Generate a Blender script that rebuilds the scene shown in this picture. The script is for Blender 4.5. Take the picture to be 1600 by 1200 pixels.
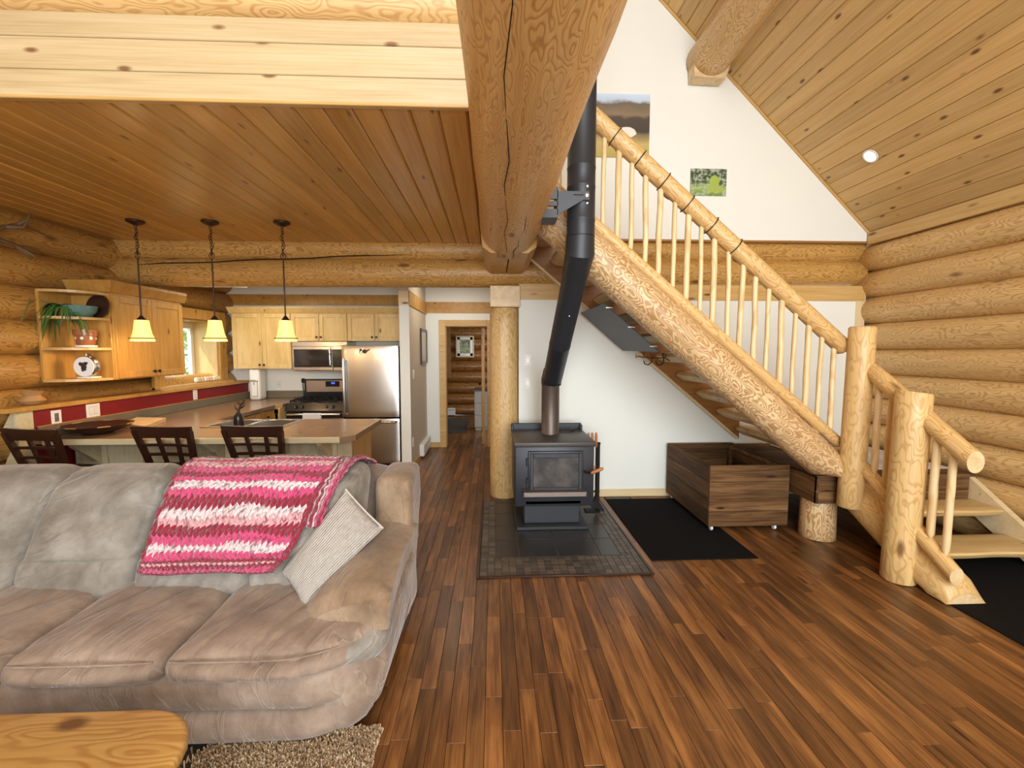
import bpy, bmesh, math, random
from mathutils import Vector as V, Matrix, Quaternion, noise
random.seed(7)
sc = bpy.context.scene
for _o in list(bpy.data.objects): bpy.data.objects.remove(_o)
COL = sc.collection
R = math.radians

# ------------------------------------------------------------------ camera, light, exposure
cam_d = bpy.data.cameras.new('camera'); cam_d.sensor_width = 36.0; cam_d.lens = 690/1600*36
cam_d.clip_start = 0.05
cam = bpy.data.objects.new('camera', cam_d); COL.objects.link(cam)
cam.location = (0, 0, 1.6); cam.rotation_euler = (R(90-4.31), 0, R(-2.4))
sc.camera = cam
sc.view_settings.view_transform = 'Standard'; sc.view_settings.look = 'None'
sc.view_settings.gamma = 1; sc.view_settings.use_curve_mapping = False
sc.view_settings.exposure = 0.28
world = bpy.data.worlds.new('world'); sc.world = world; world.use_nodes = True
wb = world.node_tree.nodes['Background']; wb.inputs[0].default_value = (0.80, 0.90, 1.0, 1); wb.inputs[1].default_value = 2.2

def area(name, loc, target, sx, sy, power, col=(1, 1, 1), spread=180):
    d = bpy.data.lights.new(name, 'AREA'); d.shape = 'RECTANGLE'; d.size = sx; d.size_y = sy
    d.energy = power; d.color = col; d.spread = R(spread)
    o = bpy.data.objects.new(name, d); COL.objects.link(o); o.location = loc
    o.rotation_euler = (V(target)-V(loc)).to_track_quat('-Z', 'Y').to_euler()
    return o
sun_d = bpy.data.lights.new('sun', 'SUN'); sun_d.energy = 6.0; sun_d.angle = R(1); sun_d.color = (1, .95, .85)
sun = bpy.data.objects.new('sun', sun_d); COL.objects.link(sun); sun.rotation_euler = (R(20), R(-28), 0)
# daylight through the window wall behind the camera and the small windows of kitchen and bedroom
area('daylight_low_window', (0.6, -2.85, 1.7), (0.6, 4, 1.5), 4.6, 2.4, 250, (.97, 1, .99))
area('daylight_high_window', (0.9, -2.85, 4.3), (0.9, 4, 3.6), 3.0, 2.0, 170, (.97, 1, .99))
area('daylight_bedroom_window', (1.2, 8.9, 1.7), (-1, 10.2, 0.9), 1.0, 1.0, 6, (1, .95, .88))

# ------------------------------------------------------------------ materials
def node(nt, t, ins=None, **props):
    n = nt.nodes.new(t)
    for k, v in props.items(): setattr(n, k, v)
    for k, v in (ins or {}).items():
        if isinstance(v, bpy.types.NodeSocket): nt.links.new(v, n.inputs[k])
        else: n.inputs[k].default_value = v
    return n
def mathn(nt, op, a, b=0.0, clamp=False):
    return node(nt, 'ShaderNodeMath', {0: a, 1: b}, operation=op, use_clamp=clamp).outputs[0]
def vmath(nt, op, a, b):
    return node(nt, 'ShaderNodeVectorMath', {0: a, 1: b}, operation=op).outputs[0]
def ramp(nt, fac, stops, interp='LINEAR'):
    n = node(nt, 'ShaderNodeValToRGB', {0: fac}); cr = n.color_ramp; cr.interpolation = interp
    while len(cr.elements) < len(stops): cr.elements.new(0.5)
    for e, (p, c) in zip(cr.elements, stops):
        e.position = p; e.color = (c[0], c[1], c[2], 1) if not isinstance(c, (int, float)) else (c, c, c, 1)
    return n.outputs[0]
def mix(nt, fac, a, b, blend='MIX'):
    n = node(nt, 'ShaderNodeMix', data_type='RGBA', blend_type=blend)
    for i, v in ((0, fac), (6, a), (7, b)):
        if isinstance(v, bpy.types.NodeSocket): nt.links.new(v, n.inputs[i])
        elif i == 0: n.inputs[0].default_value = v
        else: n.inputs[i].default_value = (v[0], v[1], v[2], 1)
    return n.outputs[2]
def newmat(name):
    m = bpy.data.materials.new(name); m.use_nodes = True
    nt = m.node_tree; return m, nt, nt.nodes['Principled BSDF']
def setb(nt, b, **kw):
    for k, v in kw.items():
        k = k.replace('_', ' ')
        if isinstance(v, bpy.types.NodeSocket): nt.links.new(v, b.inputs[k])
        else: b.inputs[k].default_value = (v[0], v[1], v[2], 1) if isinstance(v, tuple) and len(v) == 3 else v
def bump(nt, b, h, strength=.2, dist=.01):
    n = node(nt, 'ShaderNodeBump', {'Height': h, 'Strength': strength, 'Distance': dist})
    nt.links.new(n.outputs[0], b.inputs['Normal'])
def objvec(nt):
    tc = node(nt, 'ShaderNodeTexCoord'); oi = node(nt, 'ShaderNodeObjectInfo'); gi = node(nt, 'ShaderNodeNewGeometry')
    rnd = mathn(nt, 'FRACT', mathn(nt, 'ADD', oi.outputs['Random'], gi.outputs['Random Per Island']))
    off = node(nt, 'ShaderNodeCombineXYZ', {0: mathn(nt, 'MULTIPLY', rnd, 41.0), 1: mathn(nt, 'MULTIPLY', rnd, 17.0), 2: mathn(nt, 'MULTIPLY', rnd, 9.0)})
    return vmath(nt, 'ADD', tc.outputs['Object'], off.outputs[0]), rnd
def plain(name, col, rough=.5, metal=0.0, bumpscale=None, bstr=.15, var=0.0, **kw):
    m, nt, b = newmat(name); setb(nt, b, Base_Color=col, Roughness=rough, Metallic=metal, **kw)
    if bumpscale or var:
        v, _ = objvec(nt); n = node(nt, 'ShaderNodeTexNoise', {'Vector': v, 'Scale': bumpscale or 20.0, 'Detail': 3.0})
        if bumpscale: bump(nt, b, n.outputs[0], bstr, .004)
        if var:
            n2 = node(nt, 'ShaderNodeTexNoise', {'Vector': v, 'Scale': 3.0, 'Detail': 4.0})
            c = mix(nt, n2.outputs[0], tuple(x*(1-var) for x in col), tuple(min(1, x*(1+var)) for x in col)); setb(nt, b, Base_Color=c)
    return m
def logmat(name, dark, mid, light, freq=80.0, sc3=(1.6, 5, 5), rough=.42, knot=(.16, .07, .02), zebra=.5, ns=1.3, kn=(1.5, 4, 4), ks=.12):
    m, nt, b = newmat(name); v, rnd = objvec(nt)
    n = node(nt, 'ShaderNodeTexNoise', {'Vector': vmath(nt, 'MULTIPLY', v, sc3), 'Scale': ns, 'Detail': 1.6, 'Roughness': .45})
    s = mathn(nt, 'SINE', mathn(nt, 'MULTIPLY', n.outputs[0], freq)); s = mathn(nt, 'MULTIPLY_ADD', s, .5); s.node.inputs[2].default_value = .5
    c = ramp(nt, s, [(0.0, dark), (zebra*.6, mid), (zebra, light), (1.0, light)])
    g = node(nt, 'ShaderNodeTexNoise', {'Vector': vmath(nt, 'MULTIPLY', v, (3, 70, 70)), 'Scale': 1.0, 'Detail': 3.0})
    c = mix(nt, .35, c, ramp(nt, g.outputs[0], [(.3, dark), (.65, light)]))
    p = node(nt, 'ShaderNodeTexNoise', {'Vector': v, 'Scale': 1.7, 'Detail': 2.0})
    c = mix(nt, mathn(nt, 'MULTIPLY', ramp(nt, p.outputs[0], [(.4, 0.0), (.7, 1.0)]), .35), c, mid)
    k = node(nt, 'ShaderNodeTexVoronoi', {'Vector': vmath(nt, 'MULTIPLY', v, kn), 'Scale': 1.0})
    kf = ramp(nt, k.outputs[0], [(ks*.45, 1.0), (ks, 0.0)])
    c = mix(nt, kf, c, knot)
    c = mix(nt, mathn(nt, 'MULTIPLY', rnd, .25), c, mid)
    setb(nt, b, Base_Color=c, Roughness=rough); bump(nt, b, s, .12, .004)
    return m
def plankmat(name, dark, mid, light, rough=.4, knotsize=.16, sc3=(1.1, 20, 20), kn=(1.7, 6.2, 6.2), knot=(.14, .055, .015), tint=.5, coat=0.0, contrast=.8, spec=.5):
    m, nt, b = newmat(name); v, rnd = objvec(nt)
    n = node(nt, 'ShaderNodeTexNoise', {'Vector': vmath(nt, 'MULTIPLY', v, sc3), 'Scale': 1.0, 'Detail': 5.0, 'Roughness': .55, 'Distortion': .4})
    c = ramp(nt, n.outputs[0], [(.5-.28*contrast, dark), (.5, mid), (.5+.25*contrast, light)])
    f = node(nt, 'ShaderNodeTexNoise', {'Vector': vmath(nt, 'MULTIPLY', v, (sc3[0]*2.5, sc3[1]*6, sc3[2]*6)), 'Scale': 1.0, 'Detail': 3.0})
    c = mix(nt, .3, c, ramp(nt, f.outputs[0], [(.35, dark), (.62, light)]))
    h = node(nt, 'ShaderNodeHueSaturation', {'Color': c, 'Value': mathn(nt, 'MULTIPLY_ADD', rnd, tint)}); h.inputs['Value'].links[0].from_node.inputs[2].default_value = 1-tint*.5
    c = h.outputs[0]
    k = node(nt, 'ShaderNodeTexVoronoi', {'Vector': vmath(nt, 'MULTIPLY', v, kn), 'Scale': 1.0})
    if knotsize > 0:
        c = mix(nt, ramp(nt, k.outputs[0], [(knotsize*.45, 1.0), (knotsize, 0.0)]), c, knot)
    setb(nt, b, Base_Color=c, Roughness=rough, Coat_Weight=coat, Coat_Roughness=.2, Specular_IOR_Level=spec); bump(nt, b, f.outputs[0], .08, .003)
    return m
M = {}
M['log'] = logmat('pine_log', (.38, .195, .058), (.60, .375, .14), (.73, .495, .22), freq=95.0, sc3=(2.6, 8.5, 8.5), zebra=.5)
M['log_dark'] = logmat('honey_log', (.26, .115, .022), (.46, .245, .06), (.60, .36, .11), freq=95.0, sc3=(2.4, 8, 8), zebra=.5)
M['log_shaded'] = logmat('shaded_log', (.22, .09, .016), (.40, .20, .043), (.52, .295, .08), freq=95.0, sc3=(2.4, 8, 8), zebra=.5)  # same pine logs, with the kitchen side's shade darkened into the colour
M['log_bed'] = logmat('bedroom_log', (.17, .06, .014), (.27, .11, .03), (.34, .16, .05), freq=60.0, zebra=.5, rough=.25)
M['log_beam'] = logmat('beam_log', (.40, .19, .045), (.60, .34, .095), (.68, .43, .155), freq=95.0, zebra=.42, sc3=(3.4, 12, 12))
M['log_zebra'] = logmat('stringer_log', (.30, .15, .05), (.40, .22, .08), (.78, .58, .33), freq=80.0, sc3=(4.2, 9, 9), zebra=.75)
M['log_pale'] = logmat('post_log', (.46, .26, .085), (.60, .385, .15), (.68, .47, .21), freq=60.0, sc3=(3, 8, 8), zebra=.4)
M['stick'] = logmat('stick', (.58, .38, .16), (.70, .50, .25), (.78, .59, .34), freq=30.0, zebra=.4, knot=(.45, .25, .1))
M['end'] = plankmat('end_grain', (.52, .35, .16), (.68, .50, .27), (.76, .59, .36), sc3=(14, 14, 14), knotsize=0, tint=.1)
M['ceil'] = plankmat('ceiling_pine', (.40, .19, .035), (.55, .295, .065), (.64, .375, .10), rough=.28, knotsize=.11, kn=(2.4, 8, 8), tint=.35, contrast=1.0)
M['roof'] = plankmat('roof_pine', (.44, .265, .085), (.58, .365, .135), (.67, .45, .195), rough=.5, knotsize=.16, kn=(3.8, 9, 9), knot=(.15, .06, .018), tint=.22, contrast=1.0)
M['fascia'] = plankmat('fascia_pine', (.40, .28, .135), (.52, .40, .225), (.58, .47, .29), rough=.38, knotsize=.14, kn=(3.4, 9, 9), tint=.10, knot=(.20, .10, .04), contrast=1.0)
M['floor'] = plankmat('hickory_floor', (.044, .015, .0045), (.145, .056, .015), (.31, .138, .040), rough=.38, knotsize=.10, sc3=(1.9, 15, 15), kn=(1.2, 7, 7), knot=(.03, .01, .004), tint=.8, coat=.05, contrast=.75)
M['trim'] = plankmat('pine_trim', (.46, .26, .07), (.58, .36, .12), (.66, .44, .18), knotsize=.12, tint=.15)
M['paletrim'] = plankmat('pale_trim', (.62, .46, .24), (.70, .55, .32), (.76, .62, .40), knotsize=.1, tint=.15)
M['maple'] = plankmat('pale_cabinet_pine', (.53, .345, .125), (.63, .44, .185), (.70, .51, .24), rough=.35, knotsize=.10, tint=.12, sc3=(10, 10, 1.0), kn=(6, 6, 2.2))
M['cab'] = plankmat('honey_cabinet_pine', (.37, .175, .03), (.49, .255, .055), (.56, .32, .085), rough=.35, knotsize=.12, tint=.12, sc3=(10, 10, 1.0), kn=(6, 6, 2.6), knot=(.13, .045, .01))
M['cream'] = plankmat('cream_stained_pine', (.56, .47, .28), (.68, .59, .37), (.76, .67, .45), rough=.45, knotsize=.12, tint=.15, sc3=(1, 9, 9), knot=(.35, .25, .14))
M['barn'] = plankmat('dark_barn_board', (.028, .012, .005), (.095, .046, .018), (.21, .115, .048), rough=.65, knotsize=.1, sc3=(1.5, 14, 14), tint=.5, knot=(.03, .014, .008), contrast=.8, spec=.15)
M['table'] = logmat('table_pine', (.40, .19, .045), (.56, .32, .09), (.66, .42, .14), freq=70.0, sc3=(1.8, 8, 3), zebra=.5, rough=.35, knot=(.13, .045, .012), kn=(2.4, 4.2, 1.0), ks=.15)
M['tread'] = plankmat('tread_pine', (.44, .27, .10), (.58, .40, .17), (.68, .51, .25), knotsize=.1, tint=.15, sc3=(1, 10, 10))
M['stringer'] = plankmat('stringer_board', (.22, .09, .02), (.31, .14, .035), (.40, .19, .05), knotsize=.06, tint=.1)
M['white'] = plain('white_wall_paint', (.80, .81, .755), .6, 0, 60.0, .05)
M['hallpaint'] = plain('hall_wall_paint', (.56, .485, .38), .6, 0, 60.0, .05)
M['red'] = plain('red_wall_paint', (.20, .008, .012), .5, 0, 60.0, .05)
M['plastic'] = plain('white_plastic', (.82, .81, .77), .35)
M['ceramic'] = plain('white_ceramic', (.85, .84, .80), .2)
M['grey'] = plain('grey_plastic', (.45, .47, .50), .3)
M['black'] = plain('black_enamel', (.012, .012, .013), .22)
M['blackmatte'] = plain('black_matte', (.014, .013, .013), .6, Specular_IOR_Level=.15)
M['iron'] = plain('cast_iron_stove_paint', (.030, .034, .042), .42, .3, 90.0, .12, .15)
M['irontop'] = plain('worn_stove_top', (.060, .050, .046), .45, .2, 60.0, .12, .2)
M['pipe'] = plain('stovepipe_paint', (.024, .027, .033), .45, .2, 60.0, .05, .1)
M['pipebare'] = plain('worn_stovepipe_steel', (.13, .10, .085), .42, .5, 30.0, .1, .4)
M['bronze'] = plain('dark_bronze', (.05, .025, .015), .4, .6)
M['steel'] = plain('brushed_steel', (.60, .57, .53), .27, 1.0, None, .1, .05)
M['chrome'] = plain('bright_steel', (.78, .77, .75), .15, 1.0)
M['espresso'] = plain('espresso_wood', (.035, .013, .008), .32, 0, 30.0, .05, .3)
M['laminate'] = plain('brown_laminate_counter', (.25, .155, .085), .24, 0, None, .1, .25)
M['splash'] = plain('grey_brown_backsplash', (.17, .145, .105), .4, 0, None, .1, .35)
M['slate'] = plain('dark_slate_tile', (.030, .027, .026), .34, 0, 40.0, .1, .3)
M['grout'] = plain('grout', (.10, .085, .07), .8)
M['mat'] = plain('black_ribbed_mat', (.010, .009, .009), .95, 0, 300.0, .5, Specular_IOR_Level=.08)
M['brownrug'] = plain('grey_brown_rug', (.055, .042, .032), .95, 0, 200.0, .4, .3)
M['palesheet'] = plain('pale_patterned_sheet', (.55, .50, .46), .9, 0, 30.0, .2, .5)
M['terracotta'] = plain('glazed_terracotta', (.34, .12, .05), .25, 0, 20.0, .05, .3)
M['teal'] = plain('teal_glaze', (.12, .22, .20), .15)
M['leaf'] = plain('leaf_green', (.07, .16, .035), .45, 0, None, .1, .5)
M['potwood'] = plain('carved_pot', (.42, .24, .10), .4, 0, 25.0, .3, .3)
M['antler'] = plain('antler', (.16, .10, .05), .55, 0, 30.0, .2, .5)
M['copper'] = plain('worn_wood_handle', (.42, .16, .06), .4)
M['cord'] = plain('black_cord', (.012, .012, .012), .5)
M['linen'] = plain('white_towel', (.74, .72, .74), .9, 0, 200.0, .3)
M['dress'] = plain('grey_dresser_paint', (.42, .38, .33), .5)
M['rim'] = plain('seam_grey', (.22, .22, .23), .4, .5)
def mosaicmat():
    m, nt, b = newmat('mosaic_stone'); v, rnd = objvec(nt)
    n = node(nt, 'ShaderNodeTexNoise', {'Vector': v, 'Scale': 25.0, 'Detail': 3.0})
    c = ramp(nt, rnd, [(0.0, (.045, .034, .026)), (.5, (.085, .064, .046)), (.85, (.14, .105, .075)), (1.0, (.06, .055, .05))])
    c = mix(nt, mathn(nt, 'MULTIPLY', n.outputs[0], .4), c, (.05, .045, .04)); setb(nt, b, Base_Color=c, Roughness=.45); bump(nt, b, n.outputs[0], .2, .004); return m
M['mosaic'] = mosaicmat()
def suede(name, a, bcol, c2, d1=(13, -4.5, 3)):
    m, nt, b = newmat(name); tc = node(nt, 'ShaderNodeTexCoord'); o = tc.outputs['Object']
    n = node(nt, 'ShaderNodeTexNoise', {'Vector': o, 'Scale': 4.5, 'Detail': 6.0, 'Roughness': .65})
    def dot(v): return node(nt, 'ShaderNodeVectorMath', {0: o, 1: v}, operation='DOT_PRODUCT').outputs['Value']
    sv_ = node(nt, 'ShaderNodeCombineXYZ', {0: dot(d1), 1: dot((1.2, 1.4, 1.2)), 2: dot((0, 1.0, 3.0))})
    n2 = node(nt, 'ShaderNodeTexNoise', {'Vector': sv_.outputs[0], 'Scale': 1.0, 'Detail': 2.5, 'Distortion': .7})
    ln = ramp(nt, mathn(nt, 'ABSOLUTE', mathn(nt, 'SUBTRACT', n2.outputs[0], .5)), [(0.0, 1.0), (.03, 0.0)])
    ln = mathn(nt, 'MULTIPLY', ln, ramp(nt, node(nt, 'ShaderNodeTexNoise', {'Vector': o, 'Scale': 3.1, 'Detail': 1.0}).outputs[0], [(.42, 0.0), (.62, 1.0)]))
    c = ramp(nt, n.outputs[0], [(.32, a), (.5, bcol), (.66, c2)]); c = mix(nt, mathn(nt, 'MULTIPLY', ln, .35), c, tuple(min(1, x*1.12) for x in c2))
    setb(nt, b, Base_Color=c, Roughness=.8, Sheen_Weight=.35, Sheen_Roughness=.4)
    bump(nt, b, mathn(nt, 'ADD', mathn(nt, 'MULTIPLY', n.outputs[0], .8), mathn(nt, 'ADD', mathn(nt, 'MULTIPLY', n2.outputs[0], .9), mathn(nt, 'MULTIPLY', ln, .35))), .55, .022); return m
M['suede'] = suede('taupe_suede', (.165, .113, .080), (.255, .185, .137), (.345, .266, .205))
M['suede_cool_lit'] = suede('cool_lit_suede', (.150, .130, .104), (.225, .203, .172), (.32, .295, .26), (4.5, 2, -10))  # same suede greyed: cool light on back and arm face put into colour
M['suede_arm'] = suede('tan_suede', (.165, .105, .060), (.255, .175, .108), (.35, .255, .17))
def pillowmat():
    m, nt, b = newmat('ribbed_white_pillow'); tc = node(nt, 'ShaderNodeTexCoord')
    u = node(nt, 'ShaderNodeSeparateXYZ', {0: tc.outputs['UV']})
    w = mathn(nt, 'SINE', mathn(nt, 'MULTIPLY', u.outputs[0], 150.0))
    n = node(nt, 'ShaderNodeTexNoise', {'Vector': tc.outputs['UV'], 'Scale': 9.0, 'Detail': 3.0})
    setb(nt, b, Base_Color=mix(nt, n.outputs[0], (.42, .385, .34), (.52, .485, .44)), Roughness=.85, Sheen_Weight=.2)
    bump(nt, b, mathn(nt, 'ADD', mathn(nt, 'MULTIPLY', w, .5), mathn(nt, 'MULTIPLY', n.outputs[0], 4.0)), .7, .010); return m
M['pillow'] = pillowmat()
def crochet():
    m, nt, b = newmat('crochet_yarn'); tc = node(nt, 'ShaderNodeTexCoord'); s = node(nt, 'ShaderNodeSeparateXYZ', {0: tc.outputs['UV']})
    u, v = s.outputs[0], s.outputs[1]
    tri = mathn(nt, 'PINGPONG', mathn(nt, 'MULTIPLY', u, 26.0), .5)
    n = node(nt, 'ShaderNodeTexNoise', {'Vector': node(nt, 'ShaderNodeCombineXYZ', {0: mathn(nt, 'MULTIPLY', u, 3.0), 1: mathn(nt, 'MULTIPLY', v, 14.0), 2: 3.0}).outputs[0], 'Scale': 1.0, 'Detail': 1.0})
    vv = mathn(nt, 'ADD', v, mathn(nt, 'MULTIPLY', tri, .026)); vv = mathn(nt, 'ADD', vv, mathn(nt, 'MULTIPLY_ADD', n.outputs[0], .05)); vv.node.inputs[1].default_value = 1.0
    vv = mathn(nt, 'ADD', mathn(nt, 'ADD', v, mathn(nt, 'MULTIPLY', tri, .026)), mathn(nt, 'MULTIPLY', mathn(nt, 'SUBTRACT', n.outputs[0], .5), .06))
    CR, PK, WH, LP = (.30, .004, .03), (.70, .055, .20), (.80, .66, .68), (.80, .40, .43)
    seq = [LP, WH, PK, LP, CR, WH, PK, WH, CR, PK, WH, CR, WH, PK, LP, PK, CR, PK, WH, PK, CR, WH, LP, CR, PK, WH, PK, CR, LP, CR, PK, CR]
    base = ramp(nt, vv, [(i/len(seq), c) for i, c in enumerate(seq)], 'CONSTANT')
    edge = mathn(nt, 'MAXIMUM', mathn(nt, 'LESS_THAN', u, .025), mathn(nt, 'GREATER_THAN', u, .955))
    base = mix(nt, edge, base, CR)
    grid = node(nt, 'ShaderNodeTexVoronoi', {'Vector': node(nt, 'ShaderNodeCombineXYZ', {0: mathn(nt, 'MULTIPLY', u, 58.0), 1: mathn(nt, 'MULTIPLY', mathn(nt, 'ADD', v, mathn(nt, 'MULTIPLY', tri, .026)), 84.0), 2: 0.0}).outputs[0], 'Scale': 1.0})
    d = grid.outputs[0]
    base = mix(nt, ramp(nt, d, [(.55, 0.0), (.9, .8)]), base, (.10, .012, .03))
    fine = node(nt, 'ShaderNodeTexNoise', {'Vector': tc.outputs['UV'], 'Scale': 160.0, 'Detail': 2.0})
    setb(nt, b, Base_Color=base, Roughness=.9, Sheen_Weight=.3)
    bump(nt, b, mathn(nt, 'SUBTRACT', mathn(nt, 'MULTIPLY', fine.outputs[0], .5), d), .8, .02); return m
M['crochet'] = crochet()
M['pile'] = None
def pilemat():
    m, nt, b = newmat('shag_pile'); g = node(nt, 'ShaderNodeNewGeometry')
    c = ramp(nt, g.outputs['Random Per Island'], [(0.0, (.20, .12, .06)), (.4, (.40, .28, .16)), (.8, (.56, .43, .29)), (1.0, (.30, .20, .11))])
    setb(nt, b, Base_Color=c, Roughness=.95); return m
M['pile'] = pilemat()
def emis(name, col, st):
    m, nt, b = newmat(name); setb(nt, b, Base_Color=col, Emission_Color=col, Emission_Strength=st, Roughness=.4); return m
M['lampglass'] = emis('amber_lamp_glass', (1.0, .62, .19), .95)
M['bulb'] = emis('bulb_glow', (1.0, .86, .55), 14.0)
M['striplight'] = emis('strip_light_tube', (1.0, .93, .74), 2.6)
M['spot'] = emis('recessed_lamp', (1.0, .88, .6), 3.0)
M['screen'] = emis('blue_display', (.05, .10, .8), 1.2)
def glassmat():
    m, nt, b = newmat('window_glass'); setb(nt, b, Base_Color=(1, 1, 1), Roughness=.02, Transmission_Weight=1.0, IOR=1.02, Alpha=.25); return m
M['glass'] = glassmat()
def fireglass():
    m, nt, b = newmat('sooty_stove_glass'); tc = node(nt, 'ShaderNodeTexCoord')
    n = node(nt, 'ShaderNodeTexNoise', {'Vector': tc.outputs['Object'], 'Scale': 7.0, 'Detail': 4.0})
    setb(nt, b, Base_Color=ramp(nt, n.outputs[0], [(.4, (.012, .010, .010)), (.7, (.09, .075, .065))]), Roughness=.12); return m
M['fireglass'] = fireglass()
M['darkglass'] = plain('dark_oven_glass', (.02, .016, .014), .08)
def picmat(name, stops, nscale=4.0, dist=.25, blob=None, blobcol=(.8, .78, .72), axis=2, speck=None):
    m, nt, b = newmat(name); tc = node(nt, 'ShaderNodeTexCoord'); s = node(nt, 'ShaderNodeSeparateXYZ', {0: tc.outputs['Generated']})
    n = node(nt, 'ShaderNodeTexNoise', {'Vector': tc.outputs['Generated'], 'Scale': nscale, 'Detail': 5.0})
    f = mathn(nt, 'ADD', s.outputs[axis], mathn(nt, 'MULTIPLY', mathn(nt, 'SUBTRACT', n.outputs[0], .5), dist))
    c = ramp(nt, f, stops)
    if speck:
        n3 = node(nt, 'ShaderNodeTexNoise', {'Vector': tc.outputs['Generated'], 'Scale': speck[0], 'Detail': 4.0})
        c = mix(nt, ramp(nt, n3.outputs[0], [(.45, 0.0), (.6, 1.0)]), c, speck[1])
    if blob:
        for (bx, bz, rx, rz) in blob:
            dx = mathn(nt, 'DIVIDE', mathn(nt, 'SUBTRACT', s.outputs[0], bx), rx); dz = mathn(nt, 'DIVIDE', mathn(nt, 'SUBTRACT', s.outputs[2], bz), rz)
            d = mathn(nt, 'ADD', mathn(nt, 'POWER', mathn(nt, 'ABSOLUTE', dx), 2.0), mathn(nt, 'POWER', mathn(nt, 'ABSOLUTE', dz), 2.0))
            d = mathn(nt, 'ADD', d, mathn(nt, 'MULTIPLY', mathn(nt, 'SUBTRACT', n.outputs[0], .5), 1.2))
            c = mix(nt, ramp(nt, d, [(.8, 1.0), (1.0, 0.0)]), c, blobcol)
    setb(nt, b, Base_Color=c, Roughness=.4); return m
M['landscape'] = picmat('hill_print', [(0.0, (.42, .34, .06)), (.22, (.52, .40, .14)), (.36, (.20, .14, .07)), (.42, (.05, .04, .03)), (.62, (.07, .055, .04)), (.68, (.24, .17, .10)), (.84, (.15, .12, .08)), (.89, (.50, .60, .75)), (1.0, (.60, .72, .88))], 5.0, .20, [(.74, .40, .12, .09), (.66, .33, .06, .07)], (.80, .75, .66))
M['greenpic'] = picmat('green_garden_print', [(0.0, (.12, .24, .03)), (.30, (.30, .42, .06)), (.46, (.05, .10, .03)), (.8, (.03, .06, .02)), (1.0, (.05, .09, .04))], 4.0, .5, [(.66, .55, .16, .22), (.70, .25, .26, .14)], (.34, .44, .08), speck=(9.0, (.40, .44, .34)))
M['smallpic'] = picmat('pond_print', [(0.0, (.10, .14, .06)), (.4, (.30, .34, .16)), (.7, (.12, .15, .08)), (1.0, (.05, .07, .04))], 6.0, .6, None, speck=(9.0, (.5, .5, .3)))
M['hallpic'] = picmat('pale_print', [(0.0, (.50, .44, .36)), (.5, (.66, .60, .50)), (1.0, (.60, .56, .48))], 5.0, .5)
M['foliage'] = None
def folmat():
    m, nt, b = newmat('sunlit_foliage'); g = node(nt, 'ShaderNodeNewGeometry')
    setb(nt, b, Base_Color=ramp(nt, g.outputs['Random Per Island'], [(0.0, (.16, .30, .04)), (.6, (.40, .52, .12)), (1.0, (.60, .66, .30))]), Roughness=.6); return m
M['foliage'] = folmat()
M['ground'] = plain('outdoor_grass', (.25, .35, .08), .9, 0, 40.0, .3, .4)
M['emblem'] = plain('dark_printed_emblem', (.03, .02, .025), .5)

# ------------------------------------------------------------------ builders
W = {}
def put(o, mat, parent, basis=None):
    if mat is not None and o.type == 'MESH' and not o.data.materials: o.data.materials.append(M[mat])
    COL.objects.link(o)
    basis = basis or Matrix()
    if parent is not None:
        o.parent = parent; o.matrix_parent_inverse = W[parent].inverted()
    o.matrix_basis = basis; W[o] = basis.copy()
    return o
def tag(o, label=None, cat=None, group=None, kind=None):
    for k, v in (('label', label), ('category', cat), ('group', group), ('kind', kind)):
        if v: o[k] = v
    return o
def thing(name, loc, label, cat, group=None):
    o = bpy.data.objects.new(name, None); o.empty_display_size = .05
    put(o, None, None, Matrix.Translation(loc)); return tag(o, label, cat, group)
def struct(name, label=None):
    o = bpy.data.objects.new(name, None); put(o, None, None); return tag(o, label, None, None, 'structure')
def clone(root, loc, label=None, rotz=None, group=None):
    r = root.copy(); COL.objects.link(r); r.location = loc; W[r] = Matrix.Translation(loc)
    if rotz is not None: r.rotation_euler = (0, 0, rotz)
    if label: r['label'] = label
    if group: r['group'] = group
    for ch in list(root.children):
        c = ch.copy(); COL.objects.link(c); pi = ch.matrix_parent_inverse.copy(); c.parent = r; c.matrix_parent_inverse = pi
        for g in list(ch.children):
            d = g.copy(); COL.objects.link(d); pi = g.matrix_parent_inverse.copy(); d.parent = c; d.matrix_parent_inverse = pi
    return r
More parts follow.
